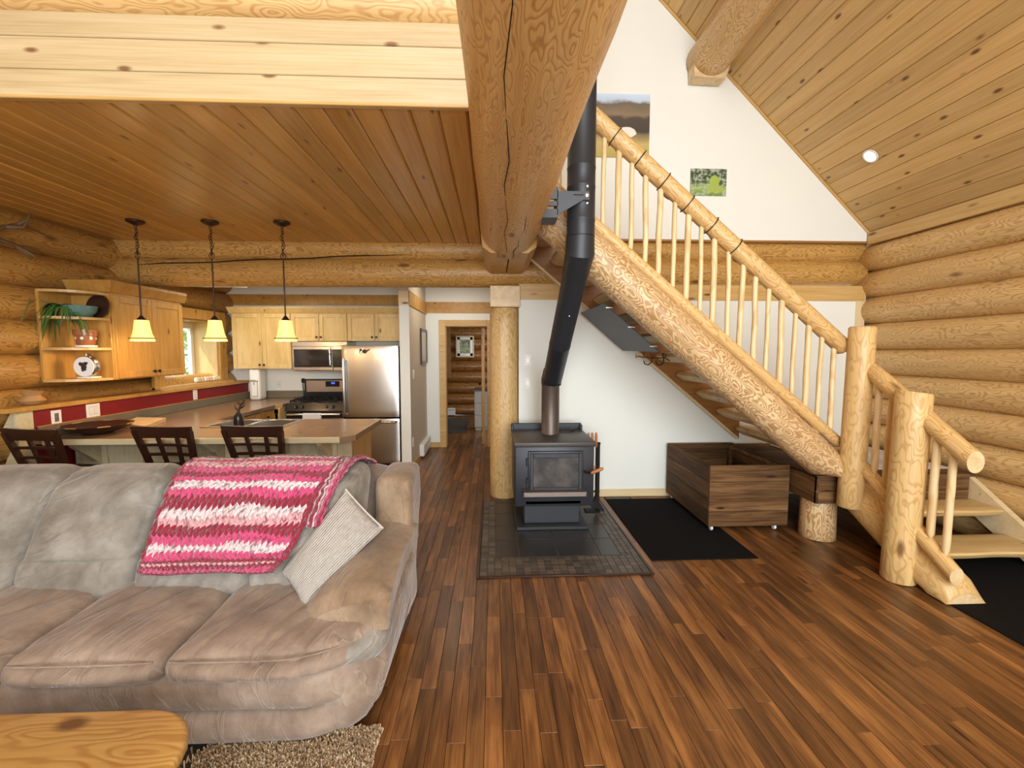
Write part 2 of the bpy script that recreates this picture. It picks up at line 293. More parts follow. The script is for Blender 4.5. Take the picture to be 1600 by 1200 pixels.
class B:
    def __init__(s): s.b = bmesh.new(); s.uv = None
    def box(s, x0, x1, y0, y1, z0, z1, bev=0.0, seg=1):
        t = bmesh.new(); bmesh.ops.create_cube(t, size=1)
        for v in t.verts: v.co = V((x0+(v.co.x+.5)*(x1-x0), y0+(v.co.y+.5)*(y1-y0), z0+(v.co.z+.5)*(z1-z0)))
        if bev: bmesh.ops.bevel(t, geom=t.edges[:], offset=bev, segments=seg, profile=.5, affect='EDGES')
        s.add(t); return s
    def add(s, t):
        mp = {v: s.b.verts.new(v.co) for v in t.verts}
        for f in t.faces:
            try: s.b.faces.new([mp[v] for v in f.verts])
            except ValueError: pass
        t.free()
    def ring(s, c, x, y, r, n, ry=None):
        return [s.b.verts.new(c + x*(r*math.cos(2*math.pi*i/n)) + y*((ry or r)*math.sin(2*math.pi*i/n))) for i in range(n)]
    def bridge(s, a, b):
        n = len(a)
        for i in range(n): s.b.faces.new((a[i], a[(i+1) % n], b[(i+1) % n], b[i]))
    def tube(s, pts, r, n=8, caps=True):
        pts = [V(p) for p in pts]; rs = r if isinstance(r, (list, tuple)) else [r]*len(pts); prev = None; x = None
        for i, p in enumerate(pts):
            d = (pts[min(i+1, len(pts)-1)]-pts[max(i-1, 0)]).normalized()
            if x is None: x = d.cross(V((0, 0, 1)) if abs(d.z) < .9 else V((1, 0, 0))).normalized()
            x = (x - d*x.dot(d)).normalized(); y = d.cross(x)
            rg = s.ring(p, x, y, max(rs[i], 1e-4), n)
            if prev: s.bridge(prev, rg)
            elif caps: s.b.faces.new(rg[::-1])
            prev = rg
        if caps: s.b.faces.new(prev)
        return s
    def cyl(s, p0, p1, r0, r1=None, n=16): return s.tube([p0, p1], [r0, r0 if r1 is None else r1], n)
    def lathe(s, prof, c=(0, 0, 0), n=20, ax=None):
        c = V(c); ax = V(ax or (0, 0, 1)).normalized(); x = ax.cross(V((0, 1, 0)) if abs(ax.y) < .9 else V((1, 0, 0))).normalized(); y = ax.cross(x)
        prev = None
        for r, z in prof:
            rg = s.ring(c+ax*z, x, y, max(r, 1e-4), n)
            if prev: s.bridge(prev, rg)
            else: s.b.faces.new(rg[::-1])
            prev = rg
        s.b.faces.new(prev); return s
    def prism(s, pts, ext):
        a = [s.b.verts.new(V(p)) for p in pts]; b = [s.b.verts.new(V(p)+V(ext)) for p in pts]
        s.b.faces.new(a); s.b.faces.new(b[::-1]); s.bridge(a[::-1], b[::-1]); return s
    def rbox(s, size, r, n, fn=None):
        """rounded cushion: a gridded box with rounded corners, then mapped through fn"""
        t = bmesh.new(); bmesh.ops.create_cube(t, size=2); nx, ny, nz = n if isinstance(n, tuple) else (n, n, n)
        t.free(); hx, hy, hz = size[0]/2, size[1]/2, size[2]/2; r = min(r, hx, hy, hz); grid = {}
        def ax(m, h):
            k = [math.sin((i/m-.5)*math.pi)*.5*.45 + (i/m-.5)*.55*1.0 for i in range(m+1)]
            return [v/k[-1]*h for v in k]
        X, Y, Z = ax(nx, hx), ax(ny, hy), ax(nz, hz)
        def vert(i, j, k):
            if (i, j, k) in grid: return grid[i, j, k]
            p = V((X[i], Y[j], Z[k])); q = V((max(-hx+r, min(hx-r, p.x)), max(-hy+r, min(hy-r, p.y)), max(-hz+r, min(hz-r, p.z))))
            d = p-q
            if d.length > 1e-9: p = q+d.normalized()*min(r, max(abs(d.x), abs(d.y), abs(d.z)))
            if fn: p = V(fn(p, V((X[i]/hx, Y[j]/hy, Z[k]/hz))))
            grid[i, j, k] = s.b.verts.new(p); return grid[i, j, k]
        for i in range(nx):
            for j in range(ny):
                s.b.faces.new((vert(i, j, 0), vert(i, j+1, 0), vert(i+1, j+1, 0), vert(i+1, j, 0)))
                s.b.faces.new((vert(i, j, nz), vert(i+1, j, nz), vert(i+1, j+1, nz), vert(i, j+1, nz)))
        for i in range(nx):
            for k in range(nz):
                s.b.faces.new((vert(i, 0, k), vert(i+1, 0, k), vert(i+1, 0, k+1), vert(i, 0, k+1)))
                s.b.faces.new((vert(i, ny, k), vert(i, ny, k+1), vert(i+1, ny, k+1), vert(i+1, ny, k)))
        for j in range(ny):
            for k in range(nz):
                s.b.faces.new((vert(0, j, k), vert(0, j, k+1), vert(0, j+1, k+1), vert(0, j+1, k)))
                s.b.faces.new((vert(nx, j, k), vert(nx, j+1, k), vert(nx, j+1, k+1), vert(nx, j, k+1)))
        return s
    def done(s, name, mat, parent=None, smooth=True, angle=40, basis=None):
        bmesh.ops.recalc_face_normals(s.b, faces=s.b.faces[:])
        me = bpy.data.meshes.new(name); s.b.to_mesh(me); s.b.free()
        if smooth:
            me.shade_smooth(); me.set_sharp_from_angle(angle=R(angle))
        return put(bpy.data.objects.new(name, me), mat, parent, basis)
def box(name, mat, parent, x0, x1, y0, y1, z0, z1, bev=.003):
    m = min(abs(x1-x0), abs(y1-y0), abs(z1-z0))
    return B().box(x0, x1, y0, y1, z0, z1, min(bev, m*.3)).done(name, mat, parent)
def frame_of(d):
    x = V(d).normalized(); y = V((0, 0, 1)).cross(x)
    if y.length < .05: y = V((0, 1, 0))
    y.normalize(); y = (y - x*x.dot(y)).normalized(); z = x.cross(y)
    return Matrix((x, y, z)).transposed()
def log(name, p0, p1, r0, r1=None, mat='log', parent=None, n=20, wob=.035, step=.35, end='end', bevel=.012, seed=None, flat=None, squash=1.0):
    """one log along its own local X, slightly uneven, with its two cut ends"""
    p0, p1 = V(p0), V(p1); r1 = r0 if r1 is None else r1; L = (p1-p0).length; m = max(2, int(L/step)); sd = seed if seed is not None else random.random()*100
    s = B(); prev = None; xs = [0, min(bevel, L*.05)]+[L*i/m for i in range(1, m)]+[L-min(bevel, L*.05), L]
    for i, x in enumerate(xs):
        t = x/L; r = r0+(r1-r0)*t
        if i in (0, len(xs)-1): r -= bevel
        rg = []
        for k in range(n):
            a = 2*math.pi*k/n; w = 1+wob*noise.noise(V((x*1.7+sd, math.cos(a)*1.2, math.sin(a)*1.2+sd)))*2
            rg.append(s.b.verts.new((x, r*w*math.cos(a), r*w*math.sin(a)*squash)))
        if prev: s.bridge(prev, rg)
        else: f0 = s.b.faces.new(rg[::-1])
        prev = rg
    f1 = s.b.faces.new(prev)
    f0.material_index = 1; f1.material_index = 1
    basis = Matrix.Translation(p0) @ frame_of(p1-p0).to_4x4()
    if flat:
        for v in s.b.verts:
            w = basis @ v.co; w2 = V(flat(w.copy())); v.co = basis.inverted() @ w2
    o = s.done(name, None, parent, True, 50, basis)
    o.data.materials.append(M[mat]); o.data.materials.append(M[end]); return o
def plank_geo(b, L, Wd, T, ch, tf=None):
    h = Wd/2; cs = []
    for z, c in ((-T, 0), (-ch, 0), (0, ch)):
        cs.append([V((c, -h+c, z)), V((L-c, -h+c, z)), V((L-c, h-c, z)), V((c, h-c, z))])
    vs = [[b.verts.new(tf @ p if tf else p) for p in ring] for ring in cs]
    b.faces.new(vs[0][::-1]); b.faces.new(vs[2])
    for q in (0, 1):
        for i in range(4): b.faces.new((vs[q][i], vs[q][(i+1) % 4], vs[q+1][(i+1) % 4], vs[q+1][i]))
PL = {}
def plank(name, o, x, y, L, Wd, T, mat, parent, ch=.004):
    """a board whose long edge runs along x, width along y, visible face towards x cross y"""
    x = V(x).normalized(); y = V(y).normalized(); z = x.cross(y)
    key = (round(L, 3), round(Wd, 4), T, ch, mat)
    if key not in PL:
        b = bmesh.new(); plank_geo(b, L, Wd, T, ch); me = bpy.data.meshes.new(name); b.to_mesh(me); b.free(); me.materials.append(M[mat]); PL[key] = me
    basis = Matrix.Translation(V(o)) @ Matrix((x, y, z)).transposed().to_4x4()
    return put(bpy.data.objects.new(name, PL[key]), None, parent, basis)

# ------------------------------------------------------------------ the room: floor
YB = 4.70                      # back wall of the living room
floor = B().box(-4.4, 4.5, -3.1, 11.1, -.08, -.0185).done('floor', 'blackmatte'); tag(floor, 'dark stained hickory plank floor', None, None, 'structure')
PW = .0775; cand = []; rest = bmesh.new()
rr = random.Random(3)
for i in range(int(8.3/PW)):
    x = -4.15+(i+.5)*PW; y = -3.0-rr.random()*.8
    while y < 10.9:
        L = rr.choice((.34, .46, .62, .62, .8, .95, 1.2)); y1 = min(y+L, 10.95); y0 = max(y, -3.0)
        if y1-y0 > .05:
            vis = (x > -.62 and x < 2.95 and y1 > 1.55 and y0 < 4.7 and not (-.1 < x < 1.1 and y0 > 3.05 and y1 < 4.6) and not (1.25 < x < 1.98 and y0 > 3.25))
            cand.append((0 if vis else 1, math.hypot(x, (y0+y1)/2), x, y0, y1))
        y = y1
cand.sort()
for n_, (f_, d_, x, y0, y1) in enumerate(cand):
    if n_ < 298 and f_ == 0: plank('plank', (x, y0+.0006, 0), (0, 1, 0), (-1, 0, 0), round(y1-y0-.0012, 3), PW-.0018, .018, 'floor', floor, .0010)
    else:
        tf = Matrix.Translation((x, y0+.0006, 0)) @ Matrix(((0, -1, 0), (1, 0, 0), (0, 0, 1))).to_4x4()
        plank_geo(rest, y1-y0-.0012, PW-.0018, .018, .0010, tf)
def stuff_from(bm, name, mat, parent):
    # the long edge of these boards runs along world Y: turn the object so that the grain follows local X
    basis = Matrix(((0, -1, 0), (1, 0, 0), (0, 0, 1))).to_4x4(); inv = basis.inverted()
    for v in bm.verts: v.co = inv @ v.co
    me = bpy.data.meshes.new(name); bm.to_mesh(me); bm.free()
    o = put(bpy.data.objects.new(name, me), mat, parent, basis); o['kind'] = 'stuff'; return o
stuff_from(rest, 'floor_planks', 'floor', floor)

# ------------------------------------------------------------------ loft: ceiling planks, fascia, edge log
ceil = B().box(-4.3, .1, 2.14, 10.9, 2.735, 2.80).done('ceiling_loft', 'stringer'); tag(ceil, 'flat ceiling of golden pine planks under the loft', None, None, 'structure')
for i in range(30):
    x = -.12-(i+.5)*.1345
    plank('plank', (x, 2.15, 2.72), (0, 1, 0), (1, 0, 0), 2.75, .1318, .014, 'ceil', ceil, .009)
fas = struct('trim_1', 'loft edge of pale varnished pine boards')
rz = [(2.728, 2.842), (2.844, 2.979), (2.981, 3.085)]
for k, (z0, z1) in enumerate(rz):
    plank('plank', (-4.1, 2.135, (z0+z1)/2), (1, 0, 0), (0, 0, 1), 4.16, z1-z0, .022, 'fascia', fas, .003)
plank('edge_strip', (-4.1, 2.128, 2.722), (1, 0, 0), (0, 0, 1), 4.16, .014, .03, 'trim', fas, .003)
B().box(-4.1, .05, 2.158, 2.30, 2.74, 3.08).done('loft_joist', 'trim', fas)
lg = log('trim_2', (-4.1, 2.24, 3.195), (.12, 2.24, 3.21), .115, .12, 'log', None, 24, .05); tag(lg, 'round log lying along the top of the loft edge', None, None, 'structure')
B().tube([(-4.0+.2*i, 2.24-.121+.003*math.sin(i), 3.195+.02*math.sin(i*.7)+.01) for i in range(20)], .003, 5).done('crack', 'blackmatte', lg)

# ------------------------------------------------------------------ big log beam over the middle, cross logs, column, purlin
beam = log('beam_1', (.135, -3.0, 2.62), (.135, 3.86, 2.62), .238, .238, 'log_beam', None, 40, .022, .25, seed=5.3, bevel=.004); tag(beam, 'huge peeled log beam running overhead towards the back wall', None, None, 'structure')
for dx in (-1, 1):
    pts = [(.006, 2.402), (.155, 2.402), (.222, 2.45), (.236, 2.55), (.236, 2.715), (.006, 2.715)]
    B().prism([(.135+dx*q, 3.70, z) for q, z in pts], (0, 1.005, 0)).done('notched_end', 'cab', beam, False)
for (p0, p1, r) in (((.03, .8, 2.405), (.10, 3.6, 2.395), .0025), ((.22, 2.4, 2.398), (.16, 3.84, 2.385), .0028), ((-.02, 2.6, 2.44), (.0, 3.7, 2.43), .002)):
    q = [V(p0).lerp(V(p1), i/10)+V((.012*math.sin(i*2.1), 0, 0)) for i in range(11)]
    q = [V((p.x, p.y, 2.62-math.sqrt(max(0, .2375**2-(p.x-.135)**2)))) for p in q]
    B().tube(q, r, 5).done('crack', 'blackmatte', beam)
cross = struct('wall_partition', 'pair of stacked logs crossing the room under the ceiling')
log('log', (-4.0, 4.86, 2.42), (4.08, 4.86, 2.45), .150, .152, 'log_dark', cross, 28, .02, .3, seed=2.2)
log('log', (-4.0, 4.86, 2.665), (4.08, 4.86, 2.685), .128, .13, 'log_dark', cross, 28, .02, .3, seed=8.2)
B().tube([(-3.6+.25*i, 4.712, 2.47+.012*i+.006*math.sin(i*1.7)) for i in range(12)], [.002]+[.006]*9+[.004, .001], 5).done('crack', 'blackmatte', cross)
pil = struct('pillar_1', 'flat-sided pine log column with a square cap')
def cpil(w):
    w.y = max(w.y, 4.665); return w
log('post', (.115, 4.81, 0), (.115, 4.81, 2.055), .158, .152, 'log_pale', pil, 28, .012, .2, flat=cpil)
box('cap', 'end', pil, -.034, .282, 4.64, 4.98, 2.055, 2.275, .006)
pur = log('beam_2', (2.19, -3.0, 4.55), (2.19, 4.70, 4.55), .20, .20, 'log', None, 28, .025, .3, seed=3.3); tag(pur, 'round roof purlin log under the sloping ceiling', None, None, 'structure')
B().prism([(2.02, 4.56, 4.34), (2.34, 4.56, 4.33), (2.38, 4.56, 4.45), (2.01, 4.56, 4.62)], (0, .14, 0)).done('squared_end', 'end', pur, False)
B().tube([(2.19+.14*math.cos(-.95)+.01*math.sin(i), 1.5+.3*i, 4.55-.2*math.sin(.75)+.012*math.sin(i*1.3)) for i in range(11)], .004, 5).done('crack', 'blackmatte', pur)

# ------------------------------------------------------------------ sloping roofs
SL = .98; sv = V((-1, 0, SL)).normalized(); E0 = V((4.137, 0, 2.792))
roof = struct('ceiling_slope', 'sloping ceiling of knotty pine planks on the stair side')
nrm = V((-SL, 0, -1)).normalized()
for i in range(43):
    c = E0+sv*((i+.5)*.1385-.02)
    for (ya, yb) in ((-3.0, -3.0+2.0+.7*((i*37) % 5)/5), ):
        plank('plank', (c.x, -3.0, c.z), (0, 1, 0), sv*-1 if sv.cross(V((0, 1, 0))).dot(nrm) > 0 else sv, YB+3.0, .1362, .014, 'roof', roof, .007)
b = B(); a0 = E0-nrm*.016-sv*.3; a1 = E0-nrm*.016+sv*6.1
b.prism([(a0.x, -3.1, a0.z), (a1.x, -3.1, a1.z), (a1.x-nrm.x*.1, -3.1, a1.z-nrm.z*.1), (a0.x-nrm.x*.1, -3.1, a0.z-nrm.z*.1)], (0, 7.95, 0)).done('roof_light_block', 'roof', roof, False)  # unseen slab added above the planks to keep sky light from leaking in
sv2 = V((1, 0, SL)).normalized(); E1 = V((-4.137, 0, 2.792)); n2 = V((SL, 0, -1)).normalized()
roof2 = struct('ceiling_slope_loft', 'sloping ceiling of pine planks on the loft side')
bb = bmesh.new()
x_ = V((0, 1, 0)); y_ = -sv2 if x_.cross(-sv2).dot(n2) > 0 else sv2
for i in range(43):
    c = E1+sv2*((i+.5)*.1385-.02); tf = Matrix.Translation((c.x, -3.0, c.z)) @ Matrix((x_, y_, x_.cross(y_))).transposed().to_4x4()
    plank_geo(bb, 10.0, .1365, .014, .005, tf)
stuff_from(bb, 'roof_planks', 'roof', roof2)
b = B(); a0 = E1-n2*.016-sv2*.3; a1 = E1-n2*.016+sv2*6.1
b.prism([(a0.x, -3.1, a0.z), (a1.x, -3.1, a1.z), (a1.x-n2.x*.1, -3.1, a1.z-n2.z*.1), (a0.x-n2.x*.1, -3.1, a0.z-n2.z*.1)], (0, 10.2, 0)).done('roof_light_block', 'roof', roof2, False)  # same added light-blocking slab on the loft side

# ------------------------------------------------------------------ white walls
B().box(.27, 4.06, YB+.01, 4.83, 0, 2.20).done('wall_back', 'white', None, False)
tag(bpy.data.objects['wall_back'], 'white painted wall behind the stove and stairs', None, None, 'structure')
g = B(); g.prism([(-4.1, YB+.015, 2.775), (4.15, YB+.015, 2.775), (0, YB+.015, 6.86)], (0, .12, 0)).done('wall_gable', 'white', None, False)
tag(bpy.data.objects['wall_gable'], 'white painted gable wall above the logs', None, None, 'structure')
def gtrim(name, p0, p1, w, mat='trim', th=.02):
    p0, p1 = V(p0), V(p1); d = (p1-p0).normalized(); y = V((0, -1, 0)).cross(d) if False else d.cross(V((0, -1, 0)))
    return plank('board', p0, d, V((0, -1, 0)).cross(d), (p1-p0).length, w, th, mat, name, .003)
t3 = struct('trim_3', 'pine boards edging the white back wall')
gtrim(t3, (.1, YB+.0, 2.765), (4.09, YB+.0, 2.765), .022, 'stringer', .03)
gtrim(t3, (4.137, YB-.0, 2.80), (.0, YB-.0, 2.80+4.137*SL), .05, 'trim', .03)
gtrim(t3, (.27, YB-.0, 2.22), (4.05, YB-.0, 2.22), .165, 'trim', .03)
gtrim(t3, (4.0, YB-.0, .06), (4.0, YB-.0, 2.14), .10, 'paletrim', .02)
bb_ = struct('baseboard_back', 'pale pine baseboard under the white wall'); gtrim(bb_, (.28, YB-.004, .042), (2.58, YB-.004, .042), .082, 'paletrim', .018)

# ------------------------------------------------------------------ right log wall
wr = struct('wall_right', 'wall of stacked horizontal pine logs beside the stairs')
gz = [-.005, .27, .545, .82, 1.095, 1.352, 1.615, 1.892, 2.173, 2.454, 2.74]
for k in range(10):
    z = (gz[k]+gz[k+1])/2; r = (gz[k+1]-gz[k])/2
    log('log', (4.155, -3.0, z+.004), (4.155, 4.84, z), r*1.07, r*1.05, 'log', wr, 24, .03, .35, squash=1.0)
box('backing', 'log', wr, 4.15, 4.3, -3.0, 4.9, 0, 2.9)
plank('top_board', (4.03, -3.0, 2.80), (0, 1, 0), (0, 0, -1), 7.7, .13, .05, 'trim', wr, .004)

# ------------------------------------------------------------------ left log wall with the kitchen window
wl = struct('wall_left', 'wall of stacked honey-coloured logs on the kitchen side')
gl = [-.005, .15, .43, .715, 1.0, 1.285, 1.57, 1.855, 2.14, 2.43, 2.74]
WY0, WY1, WZ0, WZ1 = 5.22, 6.27, 1.22, 2.0
for k in range(10):
    z = (gl[k]+gl[k+1])/2; r = (gl[k+1]-gl[k])/2; seg = [(-3.0, 6.85)]
    if z > WZ0-.05 and z < WZ1+.1: seg = [(-3.0, WY0), (WY1, 6.85)]
    for a, c in seg: log('log', (-3.955, a, z), (-3.955, c, z), r*1.07, r*1.06, 'log_shaded', wl, 24, .03, .35)
for (a, c, z0, z1) in ((-3.0, WY0, 0, 3.0), (WY1, 6.9, 0, 3.0), (WY0, WY1, 0, WZ0), (WY0, WY1, WZ1, 3.0)):
    box('backing', 'log_dark', wl, -4.12, -3.97, a, c, z0, z1)

# furred red wall under the wooden ledge
red = struct('wall_red', 'dark red painted strip of wall under a wooden ledge')
B().box(-3.80, -3.64, 3.62, 6.70, 0, 1.128).done('panel', 'red', red, False)
box('ledge', 'cab', red, -3.83, -3.62, 3.42, 6.70, 1.128, 1.165, .004)
ed = B(); ed.prism([(-3.64, 3.50, 0), (-3.64, 3.62, 0), (-3.64, 3.62, 1.128), (-3.64, 3.50, 1.128)], (-.02, 0, 0))
ed.prism([(-3.645, 3.60, 0), (-3.90, 3.60, 0), (-3.90, 3.60, .42), (-3.80, 3.60, .58), (-3.86, 3.60, .70), (-3.80, 3.60, .86), (-3.86, 3.60, .98), (-3.78, 3.60, 1.128), (-3.645, 3.60, 1.128)], (0, .03, 0)).done('scribed_end_board', 'cream', red, False)

# window_1
wn = struct('window_1', 'kitchen window in a pine frame above the red wall')
box('casing', 'cab', wn, -3.80, -3.765, WY0-.16, WY1+.16, WZ1, WZ1+.13)
box('casing', 'cab', wn, -3.80, -3.765, WY1, WY1+.16, WZ0-.06, WZ1)
box('casing', 'cab', wn, -3.80, -3.765, WY0-.16, WY0, WZ0-.06, WZ1)
box('sill', 'trim', wn, -4.1, -3.70, WY0-.16, WY1+.18, WZ0-.07, WZ0-.03)
box('jamb', 'maple', wn, -4.16, -3.80, WY1-.02, WY1+.005, WZ0-.03, WZ1)
box('jamb', 'maple', wn, -4.16, -3.80, WY0-.005, WY0+.02, WZ0-.03, WZ1)
box('jamb', 'cab', wn, -4.16, -3.80, WY0, WY1, WZ1-.02, WZ1+.005)
box('sash', 'plastic', wn, -4.15, -4.10, WY1-.075, WY1-.02, WZ0-.03, WZ1-.02)
box('sash', 'plastic', wn, -4.15, -4.10, WY0+.02, WY0+.075, WZ0-.03, WZ1-.02)
box('sash', 'plastic', wn, -4.15, -4.10, WY0+.075, WY1-.075, WZ1-.10, WZ1-.02)
box('sash', 'plastic', wn, -4.15, -4.10, WY0+.075, WY1-.075, WZ0-.03, WZ0+.03)
box('pane', 'glass', wn, -4.132, -4.126, WY0+.075, WY1-.075, WZ0+.03, WZ1-.10, 0)

# ------------------------------------------------------------------ kitchen back wall, hall, door wall, bedroom
KY = 6.70
wk = B().box(-4.1, -1.25, KY, KY+.1, 0, 2.72).done('wall_kitchen', 'white', None, False); tag(wk, 'white kitchen wall behind the range', None, None, 'structure')
t4 = struct('trim_4', 'pine band board along the kitchen and hall walls')
plank('board', (-3.9, KY-.004, 2.345), (1, 0, 0), (0, 0, 1), 1.35, .16, .02, 'cab', t4, .003)
plank('board', (-2.55, KY-.004, 2.345), (1, 0, 0), (0, 0, 1), 1.32, .16, .02, 'cab', t4, .003)
plank('board', (-1.232, 5.857, 2.285), (1, 0, 0), (0, 0, 1), .15, .19, .02, 'paletrim', t4, .003)
plank('board', (-1.083, 5.855, 2.285), (0, 1, 0), (0, 0, 1), 1.45, .19, .02, 'cab', t4, .003)
plank('board', (-1.1, 7.292, 2.30), (1, 0, 0), (0, 0, 1), 1.3, .18, .02, 'cab', t4, .003)
hw = B().box(-1.222, -1.10, 5.87, 7.42, 0, 2.72).done('wall_hall', 'hallpaint', None, False); tag(hw, 'beige hall wall beside the refrigerator', None, None, 'structure')
he = B().box(-1.226, -1.098, 5.862, 5.869, 0, 2.195).done('trim_5', 'white', None, False); tag(he, 'white end face of the hall wall', None, None, 'structure')
hr = B().box(.02, .14, 4.84, 7.42, 0, 2.72).done('wall_hall_right', 'hallpaint', None, False); tag(hr, 'beige hall wall behind the column', None, None, 'structure')
dw = struct('wall_door', 'white wall at the end of the hall around a doorway')
for (x0, x1, z0, z1) in ((-1.11, -.80, 0, 2.72), (-.08, .03, 0, 2.72), (-.80, -.08, 2.02, 2.72)): B().box(x0, x1, 7.30, 7.42, z0, z1).done('panel', 'white', dw, False)
dt = struct('door_1', 'doorway framed in pine at the end of the hall')
for (x0, x1, z0, z1) in ((-.885, -.785, 0, 2.10), (-.105, -.025, 0, 2.10), (-.785, -.105, 2.0, 2.10)): box('casing', 'trim', dt, x0, x1, 7.275, 7.30, z0, z1)
for (x0, x1, z0, z1) in ((-.80, -.775, 0, 2.02), (-.105, -.08, 0, 2.02), (-.775, -.105, 1.99, 2.02)): box('jamb', 'trim', dt, x0, x1, 7.30, 7.44, z0, z1)
lf = B().box(-.20, -.16, 7.46, 8.16, .01, 1.98, .003).done('door_leaf', 'cab', dt)
for (z0, z1) in ((.15, .85), (1.0, 1.85)):
    for (a, c) in ((7.56, 7.78), (7.86, 8.08)): box('door_panel', 'cab', lf, -.207, -.199, a, c, z0, z1)
B().lathe([(.012, 0), (.012, .03), (.028, .045), (.03, .06), (.018, .075)], (-.20, 8.08, 1.0), 14, (-1, 0, 0)).done('knob', 'bronze', lf)
for z in (.25, 1.75): box('hinge', 'bronze', lf, -.206, -.198, 7.45, 7.48, z-.04, z+.04)
bs = struct('baseboard_hall', 'pine baseboards along the hall')
box('board', 'trim', bs, -1.232, -1.088, 5.852, 5.868, 0, .085); box('board', 'trim', bs, -1.098, -1.084, 5.86, 6.42, 0, .085); box('board', 'trim', bs, -1.1, -.885, 7.284, 7.299, 0, .085)
wbr = struct('wall_bedroom', 'log wall of the bedroom seen through the doorway')
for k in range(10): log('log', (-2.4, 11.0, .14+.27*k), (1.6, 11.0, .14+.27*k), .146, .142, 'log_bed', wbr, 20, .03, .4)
B().box(-2.45, -2.35, 7.42, 11.0, 0, 2.72).done('side_panel', 'hallpaint', wbr, False)
B().box(1.5, 1.6, 7.42, 11.0, 0, 2.72).done('side_panel', 'hallpaint', wbr, False)
w2 = struct('window_2', 'dark casing board of the bedroom window')
box('casing', 'stringer', w2, -1.16, -1.04, 10.80, 10.86, .93, 2.2); box('casing', 'stringer', w2, -1.9, -1.16, 10.80, 10.86, 2.08, 2.2); box('pane', 'darkglass', w2, -1.9, -1.16, 10.83, 10.85, 1.0, 2.08, 0)

# wall behind the camera with its two window openings
wf = struct('wall_front', 'wall with tall windows facing the sofa')
for (x0, x1, z0, z1) in ((-4.2, -1.8, 0, 2.9), (3.0, 4.3, 0, 2.9), (-1.8, 3.0, 0, .4), (-1.8, 3.0, 2.95, 3.25), (-3.6, -.7, 2.9, 5.4), (2.5, 3.6, 2.9, 3.6)): B().box(x0, x1, -3.08, -2.98, z0, z1).done('panel', 'log', wf, False)
for x in (-.6, .6, 1.8): box('mullion', 'trim', wf, x-.04, x+.04, -3.06, -3.0, .4, 2.95)

# ------------------------------------------------------------------ staircase
st = thing('staircase', (2.83, 3.3, 0), 'log staircase with peeled log railing rising from a dark landing', 'staircase')
SY = 3.42; sl = -.871
def zs(x): return 2.504 + sl*(x-.793)         # top of the log stringer
def cutlow(w):
    if w.x > 2.3: w.z = max(w.z, .60)
    return w
log('stringer_log', (.36, SY, zs(.36)-.207), (2.80, SY, zs(2.80)-.17), .158, .135, 'log_zebra', st, 32, .02, .18, seed=4.4, flat=cutlow)
so = log('bottom_rail', (.10, SY-.0, 2.564-.850*(.10-.793)-.02), (2.80, SY, .866-.02), .046, .046, 'log', st, 14, .03, .25)
so = log('handrail', (.05, SY, 3.368-.846*(.05-.781)-.045), (2.80, SY, 1.615-.846*(2.80-2.854)-.045), .066, .064, 'log', st, 20, .02, .25, seed=1.1)
def rtop(x): return 3.368-.846*(x-.781)-.045
def rbot(x): return 2.564-.850*(x-.793)-.02
def stick(name, p0, p1, r, parent, sd):
    p0, p1 = V(p0), V(p1); L = (p1-p0).length; s = B(); n = 10; prev = None; m = 9
    d = (p1-p0).normalized(); F = frame_of(d)
    prof = [(0, .45), (.035, .62), (.07, .98)]+[(.07+.86*i/m, 1.0+.10*noise.noise(V((i*.9, sd, 0)))) for i in range(1, m)]+[(.93, .98), (.97, .6), (1, .4)]
    for t, k in prof:
        off = V((0, .006*noise.noise(V((t*3, sd, 2))), .006*noise.noise(V((t*3, sd, 9)))))
        rg = [s.b.verts.new(V((t*L, r*k*math.cos(2*math.pi*i/n), r*k*math.sin(2*math.pi*i/n)))+off) for i in range(n)]
        if prev: s.bridge(prev, rg)
        else: s.b.faces.new(rg[::-1])
        prev = rg
    s.b.faces.new(prev)
    return s.done(name, 'stick', parent, True, 45, Matrix.Translation(p0) @ F.to_4x4())
xs = [.39, .50, .61, .72]+[.835+.1105*i for i in range(18)]
for i, x in enumerate(xs):
    stick('baluster', (x+.004*math.sin(i*3), SY, rbot(x)+.015), (x+.006*math.sin(i*5+1), SY, rtop(x)-.03), .0205+.003*math.sin(i*2.7), st, i*3.1)
# newel posts
log('newel_post', (2.815, 3.30, .365), (2.835, 3.30, 1.785), .088, .090, 'log_pale', st, 22, .012, .2, seed=6.6)
def slant(w):
    if w.z > 1.2: w.z = w.z-.12*(w.x-2.83)
    w.z = max(w.z, .003); return w
log('newel_post', (2.83, 2.87, .003), (2.835, 2.85, 1.325), .102, .100, 'log_pale', st, 24, .012, .2, seed=9.9, flat=slant, bevel=.006)
X0 = 2.875
def vcut(yc, d):
    d = V(d).normalized()
    def f(w):
        if w.y < yc: w += d*((yc-w.y)/d.y)
        return w
    return f
log('handrail', (X0, 3.30, 1.49), (X0, 2.40, .885), .060, .056, 'log', st, 20, .012, .2, flat=vcut(2.475, (0, -.9, -.605)), bevel=.001)
log('bottom_rail', (X0, 3.38, .775), (X0, 2.46, .152), .048, .047, 'log', st, 16, .012, .2, flat=vcut(2.53, (0, -.92, -.623)), bevel=.001)
for i, y in enumerate((3.165, 3.06, 2.955, 2.71, 2.61)):
    zb = .200+(y-2.53)*.676+.03; zt = .935+(y-2.475)*.673-.035
    stick('baluster', (X0, y, zb), (X0+.01*math.sin(i*2), y, zt), .023+.002*math.sin(i), st, 60+i*2)
def cutfloor(w):
    w.z = max(w.z, .011); w.y = max(w.y, 2.545); return w
log('stringer_log', (2.965, 3.40, .44), (2.965, 2.50, -.035), .140, .135, 'log_pale', st, 26, .012, .15, seed=7.7, flat=cutfloor)
